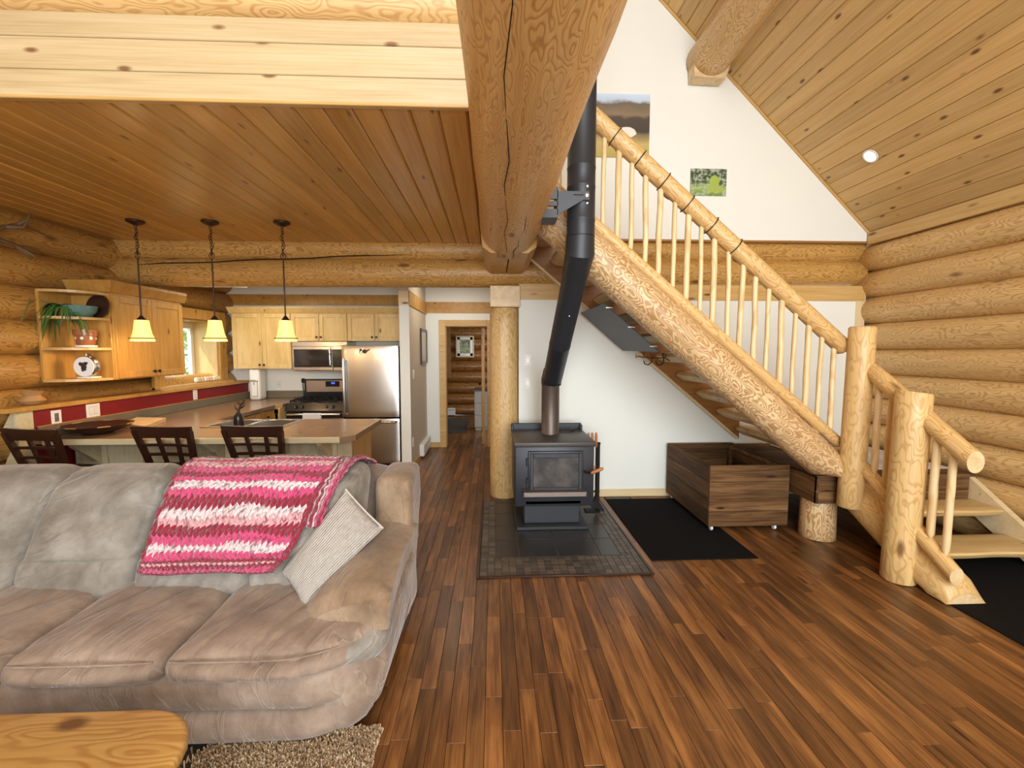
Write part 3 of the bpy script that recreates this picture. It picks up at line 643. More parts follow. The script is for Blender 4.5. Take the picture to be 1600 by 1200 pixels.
# upper treads and the wall stringer
for i in range(11):
    z = .785+.195*i; x1 = 2.80-.2235*i
    def tf(p, u, z=z, x1=x1):
        q = V(p); q.z += z-.035; q.x += x1-.06; q.y += 4.02
        if u.z < 0: q.x += .035*(-u.z)*(-u.x); q.z += .012*abs(u.x)
        q.x += .008*noise.noise(V((q.y*4, i, 0))); return q
    if z < 2.75: B().rbox((.29, 1.22, .105), .045, (8, 10, 5), tf).done('tread', 'tread', st)
s = B(); q = [(.30, 2.62), (2.66, .645), (2.66, .86), (2.58, 1.03), (.30, 2.95)]
s.prism([(x, 4.63, z) for x, z in q], (0, .05, 0)).done('wall_stringer', 'stringer', st, False)
plank('stringer_edge', (.30, 4.622, 2.615), (2.36, 0, -1.975), V((0, -1, 0)).cross(V((2.36, 0, -1.975)).normalized()), 3.06, .022, .06, 'paletrim', st, .003)
# landing clad in dark boards, carried by a log stump
ld = B().box(2.635, 4.0, 3.425, 4.66, .37, .572).done('landing', 'barn', st, False)
for (z0, z1) in ((.355, .455), (.457, .588)):
    plank('landing_board', (2.616, 3.405, (z0+z1)/2), (1, 0, 0), (0, 0, 1), 1.30, z1-z0-.002, .02, 'barn', ld, .004)
plank('landing_board', (2.616, 4.66, .4715), (0, -1, 0), (0, 0, 1), 1.255, .231, .02, 'barn', ld, .004)
for k in range(7): plank('landing_board', (2.616, 3.42+.177*k+.08, .590), (1, 0, 0), (0, 1, 0), 1.36, .175, .018, 'barn', ld, .004)
log('stump', (2.79, 3.60, .003), (2.79, 3.60, .37), .138, .134, 'log_zebra', st, 28, .015, .1, seed=3.8, bevel=.004)
# lower flight
for (z, y0, y1, xr) in ((.385, 3.14, 3.42, 3.93), (.195, 2.855, 3.16, 3.94)):
    def tf(p, u, z=z, y0=y0, y1=y1, xr=xr):
        q = V(p); q.z += z-.034; q.y += (y0+y1)/2; q.x += (2.95+xr)/2
        if u.z < 0: q.y += .03*max(0, -u.y)*(-u.z)
        q.y += .014*noise.noise(V((q.x*3.5, z*9, 0)))*max(0, -u.y); return q
    B().rbox((xr-2.95, y1-y0, .068), .022, (16, 6, 3), tf).done('tread', 'tread', st)
s = B(); s.prism([(3.93, 3.45, .585), (3.93, 2.60, .01), (3.93, 2.83, .01), (3.93, 3.45, .40)][:0] or [(3.93, 3.45, .575), (3.93, 2.62, .02), (3.93, 2.66, .005), (3.93, 2.95, .005), (3.93, 3.45, .30)], (.05, 0, 0)).done('side_stringer', 'paletrim', st, False)
mt = B().box(2.95, 3.92, 3.55, 4.55, .592, .600, .003).done('landing_sheet', 'palesheet'); tag(mt, 'pale patterned sheet lying on the dark stair landing', 'mat')  # thin pale mottled slab covering most of the landing top
# garland cord wound round the handrail
gc = B(); pts = []
def hel(x, a, r=.074): 
    zc = rtop(x); return (x+math.cos(a)*r*.6, SY+math.sin(a)*r, zc+math.cos(a)*r*.78)
x0 = .35
while x0 < 2.0:
    for j in range(13): pts.append(hel(x0+.0*j, 2*math.pi*j/12))
    for j in range(1, 8): 
        xx = x0+.19*j/8; pts.append((xx, SY+.075, rtop(xx)-.03-.02*math.sin(j*.8)))
    x0 += .19
o = gc.tube(pts, .0042, 6).done('garland_wire', 'cord'); tag(o, 'thin black garland wire wound round the stair handrail', 'garland')
# curled strokes built in place of an unreadable lettering-like mark under the treads
hk = B()
def hook(cx, cz, s): return [(cx+s*.035, 4.30, cz+s*.045), (cx+s*.05, 4.30, cz+.0), (cx+s*.045, 4.30, cz-.045), (cx+s*.015, 4.30, cz-.07), (cx-s*.02, 4.30, cz-.06), (cx-s*.03, 4.30, cz-.03)]
hk.tube([(1.42, 4.30, 1.545), (1.48, 4.30, 1.535), (1.58, 4.30, 1.53), (1.69, 4.30, 1.53), (1.74, 4.30, 1.50)], .005, 6)
hk.tube(hook(1.51, 1.53, 1), .006, 6); hk.tube(hook(1.63, 1.525, 1), .007, 6); hk.tube([(1.69, 4.30, 1.53), (1.70, 4.30, 1.56), (1.67, 4.30, 1.575), (1.655, 4.30, 1.555)], .005, 6)
hk.tube([(1.40, 4.30, 1.56), (1.405, 4.30, 1.53), (1.42, 4.30, 1.545)], .005, 6); hk.tube([(1.58, 4.30, 1.53), (1.58, 4.32, 1.57)], .004, 6); hk.tube([(1.48, 4.30, 1.535), (1.48, 4.32, 1.60)], .004, 6)
hk.done('lettering_strokes', 'bronze'); tag(bpy.data.objects['lettering_strokes'], 'dark curled strokes standing in for unreadable lettering under the stair treads', 'hook')
# heat shield under the stairs
hs = thing('heat_shield', (1.12, 4.0, 1.83), 'black sheet metal heat shield hung under the stairs above the stove', 'heat shield')
s = B(); a, c = V((.90, 3.62, 1.985)), V((1.37, 3.62, 1.59)); d = (c-a); up = V((d.z, 0, -d.x)).normalized()*-1
s.prism([(.90, 3.62, 1.985), (1.37, 3.62, 1.59), (1.345, 4.56, 1.60), (.90, 4.56, 1.985)], up*.008).done('panel', 'pipe', hs, False)
for t in (.1, .5, .9):
    p = a.lerp(c, t); B().box(p.x-.03, p.x+.03, 3.605, 3.62, p.z-.0, p.z+.012, .002).done('bracket', 'steel', hs)

# ------------------------------------------------------------------ hearth
he = thing('hearth_pad', (.5, 3.8, 0), 'low tiled hearth pad under the wood stove with mosaic border', 'hearth')
HX0, HX1, HY0, HY1 = -.105, 1.125, 3.02, 4.62
B().box(HX0, HX1, HY0, HY1, .002, .0075).done('grout_bed', 'grout', he, False)
for (x0, x1, y0, y1) in ((HX0-.022, HX0, HY0-.022, HY1), (HX1, HX1+.022, HY0-.022, HY1), (HX0, HX1, HY0-.022, HY0)): box('edge_strip', 'espresso', he, x0, x1, y0, y1, .001, .016, .004)
tx = [.013, .196, .503, .834, .99]; ty = [3.295, 3.605, 3.91, 4.215, 4.52, 4.62]
for i in range(4):
    for j in range(5): box('tile', 'slate', he, tx[i]+.003, tx[i+1]-.003, ty[j]+.003, ty[j+1]-.003, .003, .012+.0006*((i*3+j*5) % 3), .0015)
mr = random.Random(5)
def mosaic(x0, x1, y0, y1, nx, ny):
    for i in range(nx):
        for j in range(ny):
            a, c = x0+(x1-x0)*i/nx, y0+(y1-y0)*j/ny; z = .0115+mr.random()*.0015
            plank('mosaic_tile', (a+.0018, c+(y1-y0)/ny/2, z), (1, 0, 0), (0, 1, 0), round((x1-x0)/nx-.0036, 4), round((y1-y0)/ny-.0036, 4), .008, 'mosaic', he, .0015)
mosaic(HX0+.002, .012, 3.295, HY1, 2, 25); mosaic(.991, HX1-.002, 3.295, HY1, 3, 27); mosaic(HX0+.002, HX1-.002, HY0+.002, 3.294, 23, 5)

# ------------------------------------------------------------------ wood stove
sv_ = thing('wood_stove', (.53, 4.15, .012), 'black cast iron wood stove with glass door on a tiled hearth', 'stove')
Z0 = .0145
s = B(); s.box(.20, .84, 3.79, 4.42, Z0, .045, .004); s.done('base_plate', 'iron', sv_)
B().box(.27, .775, 3.87, 4.36, .045, .25, .006).done('pedestal', 'iron', sv_)
B().box(.185, .885, 3.80, 4.40, .225, .765, .012, 2).done('firebox', 'iron', sv_)
B().box(.175, .895, 3.765, 4.44, .765, .805, .008, 2).done('top_plate', 'irontop', sv_)
s = B(); s.box(.175, .895, 4.43, 4.455, .765, .865, .006); s.box(.175, .20, 4.38, 4.45, .80, .855, .006); s.box(.87, .895, 4.38, 4.45, .80, .855, .006); s.done('back_shield', 'iron', sv_)
dr = B(); dr.box(.30, .785, 3.765, 3.80, .365, .725, .006, 2); dr.done('door', 'iron', sv_)
fr = B()
for (x0, x1, z0, z1) in ((.315, .345, .38, .712), (.738, .770, .38, .712), (.345, .738, .38, .412), (.345, .738, .672, .712)): fr.box(x0, x1, 3.752, 3.768, z0, z1, .004)
fr.done('door_rim', 'iron', dr and bpy.data.objects['door'])
B().box(.340, .745, 3.758, 3.766, .405, .680).done('glass', 'fireglass', bpy.data.objects['door'], False)
for z in (.45, .63): B().cyl((.292, 3.775, z-.035), (.292, 3.775, z+.035), .011).done('hinge', 'iron', bpy.data.objects['door'])
s = B(); s.tube([(.79, 3.775, .545), (.82, 3.74, .54), (.845, 3.72, .545)], .010, 8); s.done('latch', 'bronze', bpy.data.objects['door'])
B().lathe([(.010, 0), (.015, .02), (.016, .08), (.013, .11), (.006, .115)], (.84, 3.72, .544), 12, (.85, -.15, .38)).done('door_handle', 'copper', bpy.data.objects['door'])
s = B(); s.prism([(.255, 3.70, .345), (.80, 3.70, .345), (.80, 3.70, .385), (.255, 3.70, .385)], (0, .11, .015)); s.prism([(.255, 3.70, .385), (.80, 3.70, .385), (.785, 3.695, .35), (.27, 3.695, .35)], (0, -.003, 0)); s.done('ash_lip', 'pipebare', sv_, False)
s = B(); s.box(.28, .77, 3.80, 3.88, .245, .275, .003); s.tube([(.36, 3.80, .30), (.38, 3.78, .325), (.43, 3.78, .33)], .004, 6); s.done('ash_drawer', 'iron', sv_)
# stovepipe
sp = thing('stovepipe', (.545, 4.2, .805), 'black stovepipe rising from the stove and bending forward overhead', 'stovepipe')
B().lathe([(.089, 0), (.089, .015), (.086, .02), (.086, .47), (.090, .475), (.090, .50)], (.545, 4.2, .805), 32).done('lower_pipe', 'pipebare', sp)
pA, pB_ = V((.552, 4.19, 1.29)), V((.606, 3.115, 2.285))
dd = (pB_-pA).normalized()
B().tube([pA-V((0, 0, .02)), pA+V((0, 0, .03)), pA+V((0, 0, .03))+dd*.12], [.0925, .098, .0935], 32).done('lower_elbow', 'pipe', sp, True, 18)
L_ = (pB_-pA).length
B().lathe([(.091, .10), (.091, L_*.36), (.0935, L_*.365), (.0935, L_*.372), (.091, L_*.377), (.091, L_-.10)], pA, 32, dd).done('slanted_pipe', 'pipe', sp)
B().tube([pB_-dd*.19, pB_-dd*.01, pB_+V((0, 0, .12))], [.0945, .103, .0975], 32).done('upper_elbow', 'pipe', sp, True, 18)
pr = [(.096, .10)]
for zz in (.20, .42, .55, 1.15, 1.9): pr += [(.096, zz), (.098, zz+.003), (.098, zz+.012), (.096, zz+.016)]
B().lathe(pr+[(.096, 3.98)], (.606, 3.105, 2.285), 32).done('upper_pipe', 'pipe', sp)
s = B()
for zz in (.30, .41): s.lathe([(.003, 0), (.008, .002), (.008, .006), (.003, .008)], (.63, 3.013, 2.285+zz), 10, (0, -1, 0))
s.lathe([(.003, 0), (.007, .003), (.002, .007)], pA+dd*.95+V((.0, -.066, -.068)), 10, (0, -.7, -.7)); s.done('screws', 'chrome', sp)
br = thing('pipe_bracket', (.40, 3.05, 2.60), 'black steel bracket holding the stovepipe to the overhead log', 'bracket')
s = B(); s.prism([(.43, 3.0, 2.655), (.64, 3.0, 2.655), (.64, 3.0, 2.60), (.60, 3.0, 2.60), (.43, 3.0, 2.50)], (0, -.006, 0)); s.done('plate', 'pipe', br, False)
B().box(.535, .60, 2.992, 2.9935, 2.628, 2.634).done('slot', 'blackmatte', br, False)
B().lathe([(.012, 0), (.012, .006), (.005, .008)], (.625, 2.994, 2.63), 12, (0, -1, 0)).done('bolt', 'chrome', br)
s = B(); s.box(.36, .43, 2.985, 3.0, 2.60, 2.68); s.box(.35, .43, 2.985, 3.0, 2.555, 2.585); s.box(.33, .43, 2.985, 3.16, 2.48, 2.535); s.box(.425, .432, 2.985, 3.16, 2.50, 2.66); s.done('channel', 'pipe', br, False)
co = B(); pts = []
for i in range(60): 
    a = i*.52; pts.append((.70+.085*math.cos(a)*(1+.15*math.sin(i*.9)), 4.30+.04*math.sin(a)*(1+.2*math.sin(i*1.3)), .810+.0009*(i % 12)+.004))
pts += [(.80, 4.30, .82), (.85, 4.33, .835), (.87, 4.36, .83)]
co.tube(pts, .005, 6).done('coiled_cable', 'cord'); tag(bpy.data.objects['coiled_cable'], 'black cable coiled loosely on top of the wood stove', 'cable')

# fire tools
ft = thing('fire_tool_set', (1.03, 4.28, .012), 'black fire tool stand with wooden handles beside the stove', 'fire tools')
s = B(); s.box(1.015, 1.045, 4.24, 4.27, .012, .70, .003); s.box(.90, 1.05, 4.20, 4.30, .0135, .022, .003); s.box(.93, 1.05, 4.245, 4.265, .68, .70, .002); s.box(.93, 1.05, 4.248, 4.262, .20, .212, .002); s.done('stand', 'blackmatte', ft)
for i, x in enumerate((.925, .962, 1.0)):
    s = B(); s.cyl((x, 4.225, .12), (x, 4.225, .68), .005, None, 8); s.done('rod', 'blackmatte', ft)
    B().lathe([(.006, 0), (.013, .01), (.014, .11), (.010, .145), (.003, .148)], (x, 4.225, .655), 12).done('handle', 'copper', ft)
s = B(); s.prism([(.965, 4.21, .06), (1.075, 4.17, .03), (1.09, 4.21, .03), (1.0, 4.24, .17)], (0, .012, .004)); s.done('shovel', 'blackmatte', ft)
B().tube([(.945, 4.18, .50), (.955, 4.17, .46), (.975, 4.17, .45), (.985, 4.18, .49)], .008, 8).done('hook', 'copper', ft)
fv = thing('floor_vent', (1.35, 4.63, 0), 'black slotted floor vent by the white wall baseboard', 'vent')
B().box(1.20, 1.49, 4.585, 4.672, .001, .007, .002).done('frame', 'blackmatte', fv)
for i in range(12): box('slat', 'rim', fv, 1.215+.022*i, 1.225+.022*i, 4.60, 4.655, .006, .009, .001)
# rugs
r1 = B().box(1.20, 2.04, 3.21, 4.60, .001, .009, .003).done('doormat', 'mat'); tag(r1, 'black ribbed mat on the floor between hearth and wooden box', 'mat')
r2 = B().prism([(2.872, .4, .001), (4.0, .4, .001), (4.0, 3.38, .001), (3.12, 3.38, .001), (3.12, 2.74, .001), (2.872, 2.74, .001)], (0, 0, .008)).done('runner_mat', 'mat', None, False); tag(r2, 'long black mat at the foot of the stairs', 'mat')
# rolling wood box
wb_ = thing('storage_box', (2.25, 4.2, 0), 'open dark plank wood box on casters by the stairs', 'box')
BX0, BX1, BY0, BY1, BZ0, BZ1 = 1.885, 2.60, 3.705, 4.66, .055, .60
hs_ = [(.055, .192), (.194, .300), (.302, .452), (.454, .600)]
for (z0, z1) in hs_:
    plank('plank', (BX0, BY0, (z0+z1)/2), (1, 0, 0), (0, 0, 1), BX1-BX0, z1-z0, .022, 'barn', wb_, .003)
    plank('plank', (BX0, BY1, (z0+z1)/2), (0, -1, 0), (0, 0, 1), BY1-BY0-.022, z1-z0, .022, 'barn', wb_, .003)
    plank('plank', (BX1, BY0+.022, (z0+z1)/2), (0, 1, 0), (0, 0, 1), BY1-BY0-.022, z1-z0, .022, 'barn', wb_, .003)
    plank('plank', (BX1-.022, BY1, (z0+z1)/2), (-1, 0, 0), (0, 0, 1), BX1-BX0-.044, z1-z0, .022, 'barn', wb_, .003)
B().box(BX0+.022, BX1-.022, BY0+.022, BY1-.022, .06, .08).done('bottom', 'barn', wb_, False)
for (x, y) in ((BX0+.022, BY1-.062), (BX1-.062, BY1-.062), (BX0+.022, BY0+.022), (BX1-.062, BY0+.022)): box('corner_post', 'barn', wb_, x, x+.04, y, y+.04, .08, .585)
box('inner_rail', 'barn', wb_, BX1-.062, BX1-.0225, BY0+.063, BY1-.063, .55, .588); box('inner_rail', 'barn', wb_, BX0+.063, BX1-.063, BY1-.062, BY1-.0225, .55, .588)
for (x, y) in ((BX0+.04, BY0+.035), (BX1-.10, BY0+.035), (BX0+.04, BY1-.06), (BX1-.10, BY1-.06)):
    c = B().lathe([(.010, -.010), (.022, -.009), (.023, 0), (.022, .009), (.010, .010)], (x, y, .0335), 16, (1, 0, .0)).done('caster', 'plastic', wb_)
    B().box(x-.016, x+.016, y-.012, y+.012, .044, .058, .002).done('fork', 'steel', c)

# ------------------------------------------------------------------ kitchen cabinets
def knob(parent, p, ax): B().lathe([(.006, 0), (.006, .012), (.015, .018), (.016, .026), (.008, .031)], p, 12, ax).done('knob', 'bronze', parent)
def shaker(parent, mat, x0, x1, y, z0, z1, kn=None, dz=.06, name='door'):
    """a framed door facing the camera (-Y)"""
    d = B().box(x0+.002, x1-.002, y, y+.012, z0, z1).done(name, mat, parent, False); w = .058
    for (a, c, e, f) in ((x0+.002, x0+w, z0, z1), (x1-w, x1-.002, z0, z1), (x0+w, x1-w, z0, z0+w), (x0+w, x1-w, z1-w, z1)): box('rail', mat, d, a, c, y-.009, y+.001, e, f, .003)
    if kn is not None: knob(d, (kn, y-.009, z0+dz), (0, -1, 0))
    return d
def upper(name, x0, x1, z0, z1, label, dz):
    t = thing(name, ((x0+x1)/2, 6.55, z0), label, 'cabinet')
    B().box(x0, x1, 6.375, 6.695, z0, z1).done('carcass', 'maple', t, False); xm = (x0+x1)/2
    shaker(t, 'maple', x0, xm, 6.36, z0, z1, xm-.03, dz); shaker(t, 'maple', xm, x1, 6.36, z0, z1, xm+.03, dz)
    return t
upper('wall_cabinet', -3.645, -2.84, 1.347, 2.118, 'tall pale pine wall cabinet with two doors left of the microwave', .055)
upper('wall_cabinet', -2.836, -2.06, 1.735, 2.118, 'short pale pine wall cabinet over the microwave', .055)
upper('wall_cabinet', -2.056, -1.30, 1.735, 2.118, 'short pale pine wall cabinet over the refrigerator', .055)
cr = B(); cr.prism([(-3.68, 6.365, 2.12), (-3.68, 6.30, 2.195), (-3.68, 6.30, 2.205), (-3.68, 6.69, 2.205), (-3.68, 6.69, 2.12)], (2.42, 0, 0)).done('crown_moulding', 'maple', None, False)
tag(bpy.data.objects['crown_moulding'], 'pale pine crown moulding along the tops of the back wall cabinets', 'moulding')

# left wall: honey cabinet with two doors and rounded open shelves on its near end
lc = thing('wall_cabinet', (-3.6, 4.62, 1.335), 'honey pine wall cabinet with two doors beside the kitchen window', 'cabinet')
CX = -3.45
B().box(-3.79, CX+.0, 4.185, 5.07, 1.335, 2.125).done('carcass', 'cab', lc, False)
def shakerx(parent, mat, y0, y1, x, z0, z1, ky, w=.062, name='door', dz=.05):
    d = B().box(x, x+.012, y0+.002, y1-.002, z0, z1).done(name, mat, parent, False)
    for (a, c, e, f) in ((y0+.002, y0+w, z0, z1), (y1-w, y1-.002, z0, z1), (y0+w, y1-w, z0, z0+w), (y0+w, y1-w, z1-w, z1)): box('rail', mat, d, x+.011, x+.021, a, c, e, f, .003)
    knob(d, (x+.02, ky, z0+dz), (1, 0, 0)); return d
shakerx(lc, 'cab', 4.19, 4.63, CX, 1.345, 2.10, 4.60); shakerx(lc, 'cab', 4.63, 5.07, CX, 1.345, 2.10, 4.66)
s = B(); s.prism([(-3.79, 4.15, 2.125), (CX+.02, 4.15, 2.125), (CX+.075, 4.10, 2.20), (CX+.075, 4.10, 2.225), (-3.79, 4.10, 2.225)], (0, .97, 0)).done('crown', 'cab', lc, False)
os_ = thing('corner_shelf', (-3.65, 4.1, 1.335), 'rounded open pine shelves on the near end of the honey wall cabinet', 'shelf')
box('back_board', 'cab', os_, -3.81, -3.785, 3.88, 4.18, 1.335, 2.115)
box('side_board', 'cab', os_, -3.785, CX-.005, 4.165, 4.183, 1.335, 2.115)
for z in (1.335, 1.605, 1.868, 2.092):
    pts = [(-3.785, 4.165, z), (-3.785, 3.87, z)]+[(-3.785+.05+.275*math.sin(a*math.pi/16), 4.145-.275*math.cos(a*math.pi/16), z) for a in range(0, 9)]+[(CX-.01, 4.165, z)]
    B().prism(pts, (0, 0, .022)).done('shelf_board', 'trim', os_, False)

# appliances
mw = thing('microwave', (-2.42, 6.5, 1.31), 'stainless steel microwave mounted over the gas range', 'microwave')
B().box(-2.80, -2.04, 6.31, 6.69, 1.313, 1.727, .006).done('body', 'steel', mw)
d = B().box(-2.80, -2.245, 6.285, 6.312, 1.325, 1.66, .006).done('door', 'steel', mw)
box('window', 'darkglass', d, -2.765, -2.30, 6.279, 6.287, 1.385, 1.605); box('window_border', 'black', d, -2.778, -2.262, 6.281, 6.287, 1.37, 1.62)
box('top_vent', 'steel', mw, -2.80, -2.04, 6.290, 6.312, 1.662, 1.727); box('control_panel', 'black', mw, -2.24, -2.045, 6.285, 6.312, 1.37, 1.62); box('lower_trim', 'steel', mw, -2.243, -2.04, 6.288, 6.312, 1.325, 1.368)
B().tube([(-2.27, 6.29, 1.375), (-2.27, 6.25, 1.40), (-2.27, 6.245, 1.50), (-2.27, 6.25, 1.61), (-2.27, 6.29, 1.64)], .012, 10).done('handle', 'chrome', mw)

fg = thing('refrigerator', (-1.6, 6.3, 0), 'stainless steel refrigerator with bottom freezer beside the hall wall', 'refrigerator')
B().box(-1.995, -1.24, 5.975, 6.66, .02, 1.655, .006).done('body', 'blackmatte', fg)
for (nm, z0, z1) in (('door', .715, 1.668), ('freezer_drawer', .09, .70)):
    def tf(p, u, z0=z0, z1=z1):
        q = V(p); q.x += -1.625; q.z += (z0+z1)/2; q.y += 5.935
        if u.y < 0: q.y -= .020*(1-u.x*u.x)
        return q
    o = B().rbox((.745, .075, z1-z0), .018, (14, 4, 14), tf).done(nm, 'steel', fg)
    if nm == 'door':
        B().tube([(-1.955, 5.91, 1.50), (-1.955, 5.845, 1.48), (-1.955, 5.835, 1.30), (-1.955, 5.83, 1.10), (-1.955, 5.835, .92), (-1.955, 5.845, .77), (-1.955, 5.91, .75)], [.013, .015, .015, .015, .015, .015, .013], 10).done('handle', 'chrome', o)
        box('handle_shadow_strip', 'black', o, -1.945, -1.935, 5.86, 5.90, .78, 1.47)  # black strip built in as the handle's shadow on the door
        box('badge', 'chrome', o, -1.36, -1.285, 5.885, 5.895, 1.568, 1.583, .001)
        B().lathe([(.016, 0), (.016, .004), (.004, .006)], (-1.735, 5.881, 1.61), 14, (0, -1, 0)).done('magnet', 'bronze', o)
        s = B(); s.lathe([(.026, 0), (.028, .004), (.010, .007)], (-1.685, 5.881, 1.59), 16, (0, -1, 0)); s.prism([(-1.67, 5.881, 1.60), (-1.62, 5.881, 1.625), (-1.625, 5.881, 1.605), (-1.665, 5.881, 1.58)], (0, -.005, 0)); s.done('magnet', 'bronze', o, False)
        s = B(); s.tube([(-1.755, 5.876, 1.62), (-1.745, 5.876, 1.56), (-1.72, 5.876, 1.56), (-1.715, 5.876, 1.60)], .005, 6); s.done('magnet', 'bronze', o)
    else:
        B().tube([(-1.93, 5.91, .655), (-1.92, 5.85, .657), (-1.6, 5.845, .657), (-1.30, 5.85, .657), (-1.29, 5.91, .655)], .014, 10).done('handle', 'chrome', o)
box('toe_grille', 'blackmatte', fg, -1.99, -1.245, 5.96, 6.0, .01, .085); box('edge_strip', 'black', fg, -1.250, -1.236, 5.93, 5.98, .06, 1.66)

rg = thing('gas_range', (-2.38, 6.3, 0), 'stainless and black gas range with a white towel on its handle', 'range')
B().box(-2.765, -2.005, 5.99, 6.62, .03, .88, .004).done('body', 'black', rg)
B().box(-2.765, -2.005, 5.965, 6.60, .878, .905, .006).done('cooktop', 'black', rg)
s = B(); s.prism([(-2.765, 5.965, .90), (-2.765, 5.935, .80), (-2.765, 5.99, .80), (-2.765, 5.99, .90)], (.76, 0, 0)); cp = s.done('control_panel', 'black', rg, False)
for x in (-2.63, -2.545, -2.23, -2.145):
    k = B().lathe([(.024, 0), (.022, .018), (.017, .024)], (x, 5.948, .853), 14, (0, -.96, .28)).done('knob', 'black', rg)
    B().box(x-.003, x+.003, 5.912, 5.928, .84, .878).done('pointer', 'steel', k)
for (x0, x1) in ((-2.74, -2.40), (-2.37, -2.03)):
    s = B()
    for y in (6.02, 6.25, 6.48): s.box(x0, x1, y, y+.014, .915, .932, .003)
    for k in range(4): s.box(x0+(x1-x0-.014)*k/3, x0+(x1-x0-.014)*k/3+.014, 6.02, 6.494, .918, .934, .003)
    for (x, y) in ((x0, 6.02), (x1-.014, 6.02), (x0, 6.48), (x1-.014, 6.48)): s.box(x, x+.014, y, y+.014, .903, .92)
    s.done('burner_grate', 'blackmatte', rg)
    for y in (6.14, 6.37): B().lathe([(.045, 0), (.045, .008), (.03, .012)], ((x0+x1)/2, y, .905), 16).done('burner_cap', 'blackmatte', rg)
box('backguard', 'black', rg, -2.765, -2.005, 6.56, 6.65, .90, 1.185); bp = box('backguard_panel', 'steel', rg, -2.735, -2.03, 6.552, 6.562, .998, 1.168)
box('display', 'blackmatte', bp, -2.455, -2.255, 6.546, 6.553, 1.075, 1.155); box('clock_digits', 'screen', bp, -2.37, -2.32, 6.544, 6.547, 1.115, 1.14, 0); box('brand_plate', 'rim', bp, -2.36, -2.29, 6.549, 6.553, 1.03, 1.038, 0)
d = B().box(-2.76, -2.01, 5.945, 5.99, .27, .795, .006).done('oven_door', 'steel', rg); box('window', 'darkglass', d, -2.66, -2.11, 5.940, 5.947, .38, .66); box('top_band', 'black', d, -2.755, -2.015, 5.9415, 5.947, .70, .79)
s = B(); s.tube([(-2.73, 5.95, .755), (-2.73, 5.905, .755), (-2.04, 5.905, .755), (-2.04, 5.95, .755)], .014, 10); s.done('handle', 'chrome', d)
B().box(-2.76, -2.01, 5.95, 5.99, .06, .262, .005).done('storage_drawer', 'steel', rg)
tw = B(); tw.prism([(-2.52, 5.888, .55), (-2.52, 5.886, .765), (-2.52, 5.905, .776), (-2.52, 5.924, .765), (-2.52, 5.924, .60), (-2.52, 5.921, .60), (-2.52, 5.921, .760), (-2.52, 5.905, .772), (-2.52, 5.890, .760), (-2.52, 5.892, .55)], (.235, 0, 0)).done('towel', 'linen', None, False)
tag(bpy.data.objects['towel'], 'white hand towel folded over the oven door handle', 'towel')

# counters
CZ = .90
wk_ = thing('worktop', (-2.6, 4.5, .86), 'brown laminate worktop of the peninsula with a cream front edge', 'counter')
SX0, SX1, SY0, SY1 = -2.66, -1.94, 4.11, 4.53
s = B()
for (x0, x1, y0, y1) in ((-3.64, SX0, 3.60, 4.58), (SX1, -1.245, 3.60, 4.58), (SX0, SX1, 3.60, SY0), (SX0, SX1, SY1, 4.58)): s.box(x0, x1, y0, y1, .862, CZ)
s.prism([(-1.245, 3.60, .862), (-1.16, 3.70, .862), (-1.16, 4.54, .862), (-1.20, 4.58, .862), (-1.245, 4.58, .862)], (0, 0, CZ-.862)); s.done('top', 'laminate', wk_, False)
box('front_edge', 'cream', wk_, -3.55, -1.245, 3.578, 3.602, .855, CZ+.001, .003)
s = B(); s.prism([(-1.245, 3.578, .855), (-1.150, 3.69, .855), (-1.150, 4.54, .855), (-1.162, 4.54, .855), (-1.162, 3.70, .855), (-1.248, 3.602, .855)], (0, 0, .046)); s.done('end_edge', 'laminate', wk_, False)
wk2 = thing('worktop', (-3.2, 5.7, .86), 'brown laminate worktop running along the red wall to the range', 'counter')
s = B(); s.prism([(-3.64, 4.585, .862), (-2.83, 4.585, .862), (-2.83, 5.80, .862), (-2.772, 5.90, .862), (-2.772, 6.695, .862), (-3.64, 6.695, .862)], (0, 0, CZ-.862)); s.done('top', 'laminate', wk2, False)
box('front_edge', 'laminate', wk2, -2.832, -2.818, 4.585, 5.80, .855, CZ+.001); s = B(); s.prism([(-2.818, 5.79, .855), (-2.772, 5.885, .855), (-2.772, 5.905, .855), (-2.83, 5.805, .855)], (0, 0, .046)); s.done('front_edge', 'trim', wk2, False)
b_ = box('backsplash', 'splash', wk2, -3.638, -3.618, 3.64, 6.695, CZ+.001, .992); box('cap_strip', 'cab', b_, -3.640, -3.617, 3.64, 6.695, .992, .998, .001)
box('backsplash', 'splash', wk2, -3.615, -2.78, 6.675, 6.695, CZ+.001, 1.008)
# peninsula base
pb = thing('peninsula_base', (-2.4, 4.2, 0), 'cream plank peninsula base with corbels under the breakfast counter', 'cabinet')
B().box(-3.62, -1.285, 3.945, 4.55, .02, .715).done('carcass', 'cream', pb, False); B().box(-3.62, -1.285, 4.545, 4.56, .02, .855).done('back_panel', 'maple', pb, False)
for k in range(9): plank('panel_board', (-3.62+.259*k+.1295, 3.92, .02), (0, 0, 1), (-1, 0, 0) if False else (1, 0, 0), .832, .257, .018, 'cream', pb, .003) if False else plank('panel_board', (-3.62+.259*k+.1295, 3.92, .02), (0, 0, 1), (-1, 0, 0), .832, .257, .018, 'cream', pb, .003)
for k in range(4): plank('end_board', (-1.262, 3.94+.153*k+.076, .02), (0, 0, 1), (0, 1, 0) if V((0,0,1)).cross(V((0,1,0))).x > 0 else (0, -1, 0), .832, .151, .018, 'trim', pb, .003)
box('corner_stile', 'cream', pb, -1.33, -1.258, 3.905, 3.94, .02, .855)
